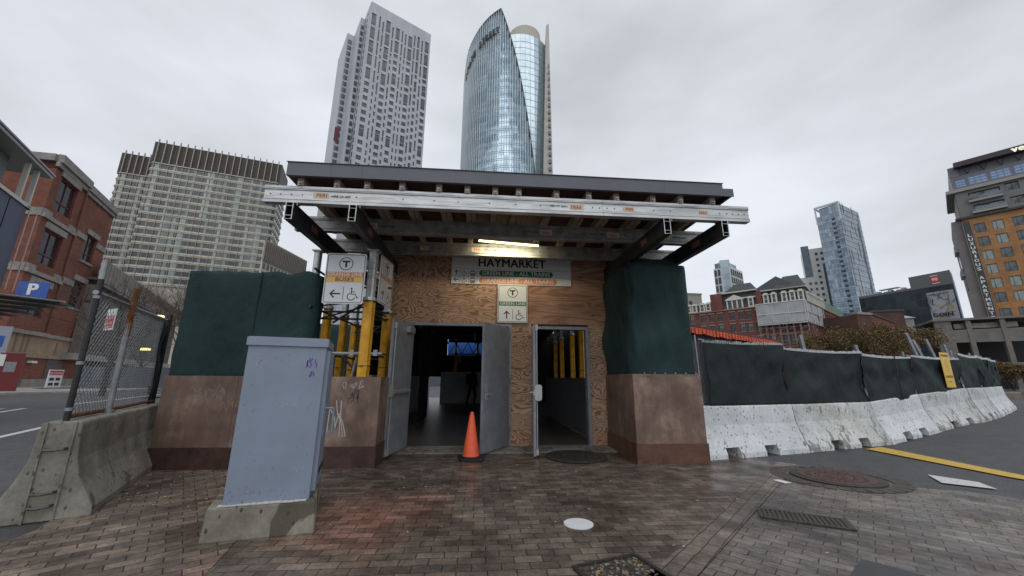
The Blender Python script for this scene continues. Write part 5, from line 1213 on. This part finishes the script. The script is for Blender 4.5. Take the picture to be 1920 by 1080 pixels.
for x in (12.35,13.45,14.8,15.85,16.9): dormer(M0,x,13.2,.78,1.35,t)
for x in (10.2,): dormer(M0,x,13.02,.8,1.35,t)
q=MB()
for s in (0,.75,1.5,2.25): q.box(7.0+s,7.2+s,-.15,.5,13.0,14.35)
q.box(6.9,9.6,-.25,.6,14.35,14.6); q.add([(6.95,-.2,14.6),(9.55,-.2,14.6),(8.25,-.2,15.3),(6.95,.5,14.6),(9.55,.5,14.6),(8.25,.5,15.3)],[(0,1,2),(3,5,4),(0,2,5,3),(1,4,5,2)]); q.cur=1; q.box(7.2,9.3,-.02,.4,13.05,14.35); q.build('gabled_dormer',[TRIM,WGLS],t)
for k in range(9): dormer(Me,.5+k*1.15,13.02,.8,1.2,t)
# scaffold with white sheeting around the corner
sf=thing('scaffold','galvanised scaffold wrapped in white sheeting round the corner of the red brick block','scaffold',(P0[0],P0[1],0),math.atan2(P1[1]-P0[1],P1[0]-P0[0]))
C_=(Wd-.2,-1.3); Mf,Lf=fm((11.5,-1.3),C_); Mh,Lh=fm(C_,(C_[0]+(e2[0]-Wd)*.36,C_[1]+(e2[1])*.36))
o=drape('sheeting',None,None,[(11.4,-1.4),(C_[0]+.1,-1.4),(C_[0]+.1+(e2[0]-Wd)*.35,-1.4+e2[1]*.35)],9.65,12.95,mat('white_sheeting',(.42,.43,.43),.7,0,.15,1.2),amp=.09,sag=.0,res=.25,seed=71,parent=sf,rip=.03)
b=MB()
for M,L in ((Mf,Lf),(Mh,Lh)):
    for zz in (9.6,11.2,12.95): b.tube([(0,-.2,zz),(L,-.2,zz)],.06,4,M)
    k=0
    while k<L: b.tube([(k,-.19,9.6),(k,-.19,12.95)],.045,4,M); k+=L/3.01
b.build('sheeting_edge',mat('sheet_edge',(.55,.56,.56),.6),sf)
b=MB()
for M,L,n_ in ((Mf,Lf,7),(Mh,Lh,7)):
    for k in range(n_+1):
        for yy in (0,1.0): b.tube([(L*k/n_,yy,0),(L*k/n_,yy,9.7)],.035,4,M)
    for z in (2.2,4.2,6.2,8.2,9.6): 
        b.tube([(0,0,z),(L,0,z)],.03,4,M); b.tube([(0,0,z+.9),(L,0,z+.9)],.022,4,M)
    for k in range(n_): 
        z=(k*2)%8+.2; b.tube([(L*k/n_,0,z+2),(L*(k+1)/n_,0,z+4)],.02,4,M)
tag(b.build('poles',mat('scaffold_steel',(.36,.3,.29),.6,.3),sf),kind='stuff')
# buildings between
def simple(name,label,P,Q,D,H,m,holes=None,cap=40,roof=None,style='sash',glass=WGLS,side=0):
    t,Wd=bthing(name,label,P,Q); b=MB(); b.wall(Wd,0,H,holes or [],.2); b.quad((0,0,0),(0,D,0),(0,D,H),(0,0,H)); b.quad((Wd,0,0),(Wd,D,0),(Wd,D,H),(Wd,0,H)); b.quad((0,0,H),(Wd,0,H),(Wd,D,H),(0,D,H)); b.quad((0,D,0),(Wd,D,0),(Wd,D,H),(0,D,H)); b.build('wall',m,t)
    b=MB(); b.box(-.1,Wd+.1,-.15,.3,H,H+.35); b.build('cornice',roof or LIME,t)
    if holes: windows(t,[(I4,*h) for h in holes],style,glass,WFRM,.18,cap=cap)
    return t,Wd
simple('grey_house','pale grey stone building peeping out right of the green column netting',(37.4,85.2),(44.1,86.1),6,20.4,mat('grey_stone',(.33,.32,.29),.8,0,.2,1),[(1,17.4,.9,1.4),(3.4,17.4,.9,1.4)])
simple('brown_brick_block','plain brown brick block behind the trees right of the scaffold',(52.0,56.4),(55.0,57.2),10,11,BRNB,None)
simple('brick_shop_row','low brown brick row with many small windows and a dark cornice behind the trees',(55.0,57.2),(66.4,65.3),5,11,REDB2,[(.6+c*.95,8.4,.5,1.3) for c in range(14)],roof=mat('dark_cornice',(.05,.045,.04),.7))
simple('brick_market_hall','wide brown brick hall with a pale side panel left of the black glass building',(68.7,71.6),(73.4,70.0),9,14,BRNB,[(1,9,1.0,2),(3,9,1.0,2)],roof=mat('dark_cornice2',(.06,.05,.045),.7))
t,Wd=bthing('grey_hip_roof_house','house with a pale grey hipped roof between the brick hall and the glass tower',(80,90),(90,84)); b=MB(); b.box(0,Wd,0,8,0,15); b.build('wall',LIME,t); b=MB(); b.add([(-.4,-.4,15),(Wd+.4,-.4,15),(Wd+.4,8.4,15),(-.4,8.4,15),(4,4,17.4),(Wd-4,4,17.4)],[(0,1,5,4),(1,2,5),(2,3,4,5),(3,0,4)]); b.build('roof',mat('pale_grey_roof',(.34,.36,.38),.6),t)
# concrete garage below the apartments
t,Wd=bthing('concrete_garage','open grey concrete garage between the trees and the orange apartment block',(61.9,55.0),(69.8,50.0))
b=MB()
b.box(-.3,Wd+2,-.3,8,9.7,10.0); b.box(0,Wd+1,0,.4,6.6,8.4); b.box(0,Wd+1,0,.4,2.6,3.8)
for x in (0,3.0,6.2,9.0): b.box(x,x+.5,-.1,.5,0,9.7)
b.box(-.1,1.6,-.05,.3,0,9.7); b.box(Wd-.6,Wd+1.4,-.08,.4,0,9.7); b.build('frame',mat('garage_grey',(.20,.19,.175),.85,0,.3,.8),t)
b=MB(); b.box(.2,Wd+1,5,5.3,0,9.6); b.build('dark_bay',mat('bay_dark',(.035,.035,.036),.8),t)
b=MB(); b.box(2,8,.6,.9,8.6,9.3); b.build('pale_panel',LIME,t)
# ---- 7 apartment block at the right edge
A0=(97.6,76.4); A1=(109.3,62.9)
t,Wd=bthing('apartment_block','orange brick apartment block with grey upper storeys and a vertical lettered banner',A0,A1)
rows=[31.9,28.9,25.9,22.9,19.9,16.9,13.6,10.6]; hl=[]
for i,z in enumerate(rows):
    dx=.0
    for x in (1.35,3.75,6.35,9.0,11.7,14.4): hl.append((x,z,1.5,2.0))
hl2=[(x,5.6,2.4,3.6) for x in (2.6,6.2,9.8,13.4)]+[(x,.6,2.4,3.8) for x in (2.6,6.2,9.8,13.4)]
b=MB(); b.wall(Wd,0,35.3,hl+hl2,.25,None,-.0); b.build('brick_wall',ORGB,t)
windows(t,[(I4,*h) for h in hl],'pair',mat('apt_glass',(.10,.125,.135),.1,.3,.6,.5,spec=.9,lo=.4,hi=.55),WFRM,.22,glass2=mat('apt_glass_blind',(.33,.38,.36),.2,.2,.4,.8)); windows(t,[(I4,*h) for h in hl2],'grid',WGLS,WFRM,.22)
b=MB(); b.box(-1.6,0.0,.3,16,0,35.3); b.box(0,Wd,.6,16,0,35.3); b.build('grey_flank',mat('grey_block',(.21,.19,.185),.8,0,.2,.6),t)
b=MB(); b.box(-.9,Wd+.2,-.5,16,35.3,35.75); b.box(-2.4,-.2,-.5,8,12.9,13.3); b.build('belt_cornice',DARKM,t)
b=MB(); hu=[(2.0,36.6,4.2,1.5),(1.8,39.2,4.3,1.8),(6.9,36.6,1.8,1.6),(6.7,39.6,1.8,1.7),(10,36.8,4,1.8),(10,39.6,4,1.8)]; b.wall(Wd,35.75,41.6,hu,.5,T(0,.15)); b.box(-.1,Wd,.7,15,35.75,41.6); b.quad((0,.15,35.75),(0,.7,35.75),(0,.7,41.6),(0,.15,41.6)); b.build('upper_wall',mat('grey_metal_cladding',(.17,.17,.165),.6,0,.15,.8),t)
windows(t,[(T(0,.15),*h) for h in hu],'slide',WGLS2,WFRM,.45)
b=MB(); b.box(1.7,6.3,-.7,.15,36.1,36.5); b.box(1.6,6.2,-.7,.15,38.7,39.1); b.box(-1.2,Wd+.2,-.45,15,41.6,42.3); b.build('balcony_slab',mat('slab_grey',(.3,.29,.27),.7),t)
b=MB(); b.box(1.7,6.3,-.68,-.64,36.5,37.3); b.box(1.6,6.2,-.68,-.64,39.1,39.9); b.build('balcony_glass',WGLS2,t)
hp=[(.55,42.8,1.4,1.7),(2.4,42.8,2.6,1.9),(5.4,42.8,2.7,1.9),(8.5,42.8,2.7,1.9),(11.6,42.8,2.7,1.9),(14.6,42.8,2.6,1.9)]
b=MB(); b.wall(Wd,42.3,45.3,hp,.15,T(0,.2)); b.box(-.0,Wd,.5,15,42.3,47.6); b.box(-.05,1.4,.15,.5,45.3,47.7); b.quad((0,.2,42.3),(0,.5,42.3),(0,.5,45.3),(0,.2,45.3)); b.build('penthouse_wall',mat('penthouse_grey',(.15,.155,.17),.5,.1,.1,.8),t)
windows(t,[(T(0,.2),*h) for h in hp],'grid',mat('sky_pane',(.3,.42,.62),.12,.4,.25,.6),mat('pane_frame',(.16,.2,.28),.5),.12,name='penthouse_window')
b=MB(); b.box(.9,Wd+1,-1.4,14,47.0,48.1); b.build('roof_slab',mat('dark_aubergine',(.04,.028,.035),.5),t)
b=MB()
for k in range(7): x=1.7+k*2.3; b.tube([(x,-.9,47.0),(x+.9,.2,45.5)],.09,4); b.tube([(x+1.6,-.9,47.0),(x+.9,.2,45.5)],.06,4)
b.build('roof_brace',BLACK,t)
b=MB()
for dd in (0,.06): text(b,'verizon',1.75,8.75,-1.5-dd,47.45,.04,align='LEFT')
b.build('roof_lettering',mat('lit_sign_letters',(.75,.74,.6),.4,emit=((.8,.78,.6),.5)),t)
b=MB(); b.box(-.12,.88,-.42,-.3,12.0,34.7); b.cur=1
word='LUXURIOUS APARTMENTS'
for i,ch in enumerate(word):
    if ch!=' ': text(b,ch,.95,.38,-.45,31.5-i*.93,.03,rot=0,fit=(.18 if ch=='I' else .56))
b.cur=2; b.box(-.2,-.12,-.46,-.3,12.0,34.7); b.box(.88,.96,-.46,-.3,12.0,34.7); b.build('banner',[mat('banner_slate',(.045,.048,.05),.6),WHITE,mat('banner_edge',(.25,.2,.15),.6)],t)
b=MB(); 
for z in (28.6,23.2): b.box(-2.2,0,.6,6,z,z+.3); b.box(-2.2,-2.1,.6,6,z+.3,z+1.2)
for z in (25,20.5): b.box(-1.75,-1.6,1,5,z,z+2.4)
b.build('side_balcony',mat('side_glass',(.16,.2,.21),.2,.2),t)
b=MB(); b.box(-1.0,Wd,-.6,0,3.9,4.9); b.build('yellow_canopy',mat('amber_canopy',(.6,.33,.03),.5),t)
b=MB(); b.box(1.8,Wd,-.02,.0,0,5.2); b.build('storefront',WGLS,t)
# ================================================================== TREES AND STREET FURNITURE
def grow(b,p,d,L,r,depth,rd,tips,spread=.55,up=.12):
    q=p+d*L; mid=p+d*L*.5+Vector((rd.gauss(0,1),rd.gauss(0,1),rd.gauss(0,1)))*L*.05
    b.tube([p,mid,q],r,6 if depth>3 else (4 if depth>1 else 3),None,r*.62); tips.append(q); tips.append(mid)
    if depth<=0: return
    for k in range(rd.choice((2,3,3))):
        nd=(d+Vector((rd.gauss(0,1),rd.gauss(0,1),rd.gauss(0,.7)))*spread+Vector((0,0,up))).normalized()
        grow(b,q if k else mid.lerp(q,.7),nd,L*rd.uniform(.62,.82),r*.6,depth-1,rd,tips,spread,up)
def tree(label,x,y,h,seed,leaf=None,depth=6,nl=0,ls=.12,group=None,spread=.5,tr=.13,trunkm=None,cat='tree'):
    t=thing('bare_tree' if not nl else 'brown_leaved_tree',label,cat,(x,y,0),0,group); rd=random.Random(seed); b=MB(); tips=[]
    H=h*.26; b.tube([(0,0,0),(rd.gauss(0,.05),rd.gauss(0,.05),H)],tr,8,None,tr*.8); b.build('trunk',trunkm or mat('dark_bark',(.045,.038,.033),.9,0,.4,8),t)
    b=MB()
    for k in range(4): 
        a=k*PI/2+rd.random(); grow(b,Vector((0,0,H*(.8+.07*k))),Vector((math.cos(a)*.6,math.sin(a)*.6,.9)).normalized(),h*.2,tr*.55,depth-1,rd,tips,spread)
    b.build('branches',MATS.get('twig') or mat('twig',(.075,.06,.05),.9),t)
    if nl:
        mats=leaf; b=MB()
        for i in range(nl):
            c=rd.choice(tips)+Vector((rd.gauss(0,1),rd.gauss(0,1),rd.gauss(0,.8)))*h*.035; s=ls*rd.uniform(.5,1.3); u=Vector((rd.gauss(0,1),rd.gauss(0,1),rd.gauss(0,1))).normalized(); v=u.cross(Vector((rd.random(),rd.random(),rd.random()+.1))).normalized()
            b.cur=rd.randrange(len(mats)); b.add([c-u*s,c+v*s*.6,c+u*s,c-v*s*.6],[(0,1,2,3)])
        b.build('crown',mats,t)
    return t
LF=[mat('leaf_ochre',(.19,.125,.05),.8),mat('leaf_brown',(.125,.08,.036),.8),mat('leaf_olive',(.10,.085,.035),.8),mat('leaf_tan',(.27,.19,.09),.8)]
ts=[(43.3,52.3,10.4),(45.4,51.0,10.8),(47.3,49.7,10.6),(49.0,48.6,10.4),(55.2,45.4,4.6),(58.5,45.5,4.2),(62.0,44.5,4.4)]
tl_=['leftmost brown leaved tree beside the scaffold','second brown leaved tree from the scaffold','third brown leaved tree from the scaffold','brown leaved tree just left of the concrete garage','small brown leaved tree in front of the left garage bay','small brown leaved tree in front of the middle garage bay','small brown leaved tree in front of the right garage bay']
for i,(x,y,h) in enumerate(ts): tree(tl_[i],x,y,h,40+i,LF,5,7500,.10,'brown leaved street trees beyond the fence',.6)
tree('larger bare tree behind the chain link fence, its branches over the garage',-25.5,24.5,9.0,3,None,8,0,group='bare trees on the left pavement',spread=.5,tr=.16)
tree('bare tree at the right end of the chain link fence, partly behind the netting',-28.5,33.5,11.0,14,None,8,0,group='bare trees on the left pavement',spread=.5,tr=.14)
tree('bare tree farther back beside the garage ribs',-35,36.5,9.0,23,None,7,0,group='bare trees on the left pavement',spread=.5,tr=.12)
LITY=mat('lit_lamp',(1,.85,.4),.5,emit=((1,.8,.3),1.4))
def lamp(label,x,y,h,arms):
    t=thing('street_lamp',label,'street lamp',(x,y,.13),0,'lit street lamps on the left'); b=MB(); b.tube([(0,0,0),(0,0,.5)],.14,8); b.tube([(0,0,.5),(0,0,h)],.07,8,None,.05)
    for a,z in arms: b.tube([(0,0,z),(a*.5,0,z+.15),(a,0,z+.1)],.03,5)
    b.build('pole',BLACK,t)
    for a,z in arms:
        b=MB(); b.prism([(a+math.cos(i*PI/5)*.28,math.sin(i*PI/5)*.2) for i in range(10)],z-.02,z+.12); b.build('lamp_head',LITY,t)
lamp('black street lamp with two lit yellow heads at the far side of the left street',-22.3,24.3,4.9,[(-.5,4.8),(-.9,2.7)])
lamp('black street lamp with one lit head near the orange delineator',-23.2,28.2,4.6,[(-.3,4.5)])
t=thing('call_post','dark post with white and red plates beside the second street lamp','post',(-22.6,27.6,.13),R(30)); b=MB(); b.box(-.25,.25,-.15,.15,0,1.2); b.box(-.1,.1,-.1,.1,1.2,2.6); b.build('post',BLACK,t); b=MB(); b.box(-.2,.15,-.2,-.16,1.9,2.4); b.build('white_plate',WHITE,t); b=MB(); b.box(.05,.35,-.2,-.12,1.3,1.9); b.build('red_plate',SRED,t)
t=thing('traffic_delineator','slim orange delineator with white bands seen through the chain link fence','cone',(-20.6,22.6,.0)); b=MB(); b.prism([(.32,-.32),(.32,.32),(-.32,.32),(-.32,-.32)],0,.06); b.build('base',RUBB,t)
b=MB(); b.tube([(0,0,.06),(0,0,1.05)],.12,10,None,.06); b.tube([(0,0,1.05),(0,0,1.12)],.03,6); b.build('body',ORNG,t)
b=MB(); b.tube([(0,0,.55),(0,0,.68)],.1,10); b.tube([(0,0,.8),(0,0,.9)],.085,10); b.build('band',WHITE,t)
# dark hoarding along the garage foot
b=MB(); b.box(-3,30,0,.1,.13,2.0); o=b.build('site_hoarding',mat('slate_hoarding',(.09,.10,.12),.6,0,.2,1)); o.location=(-35.5,35.5,0); o.rotation_euler=(0,0,R(28)); tag(o,'slate grey hoarding along the pavement in front of the garage','hoarding')
lp=thing('street_lamp','black street lamp with a pale globe at the right edge by the apartment block','street lamp',(47.5,31.5,0)); b=MB(); b.tube([(0,0,0),(0,0,3.6)],.09,8); b.tube([(0,0,3.6),(0,0,3.7)],.2,8); b.tube([(0,0,4.2),(0,0,5.0)],.06,6,None,.02); b.build('pole',BLACK,lp)
b=MB(); b.prism([(math.cos(i*PI/6)*.22,math.sin(i*PI/6)*.22) for i in range(12)],3.7,4.2); b.build('globe',mat('globe_white',(.7,.7,.62),.4),lp)
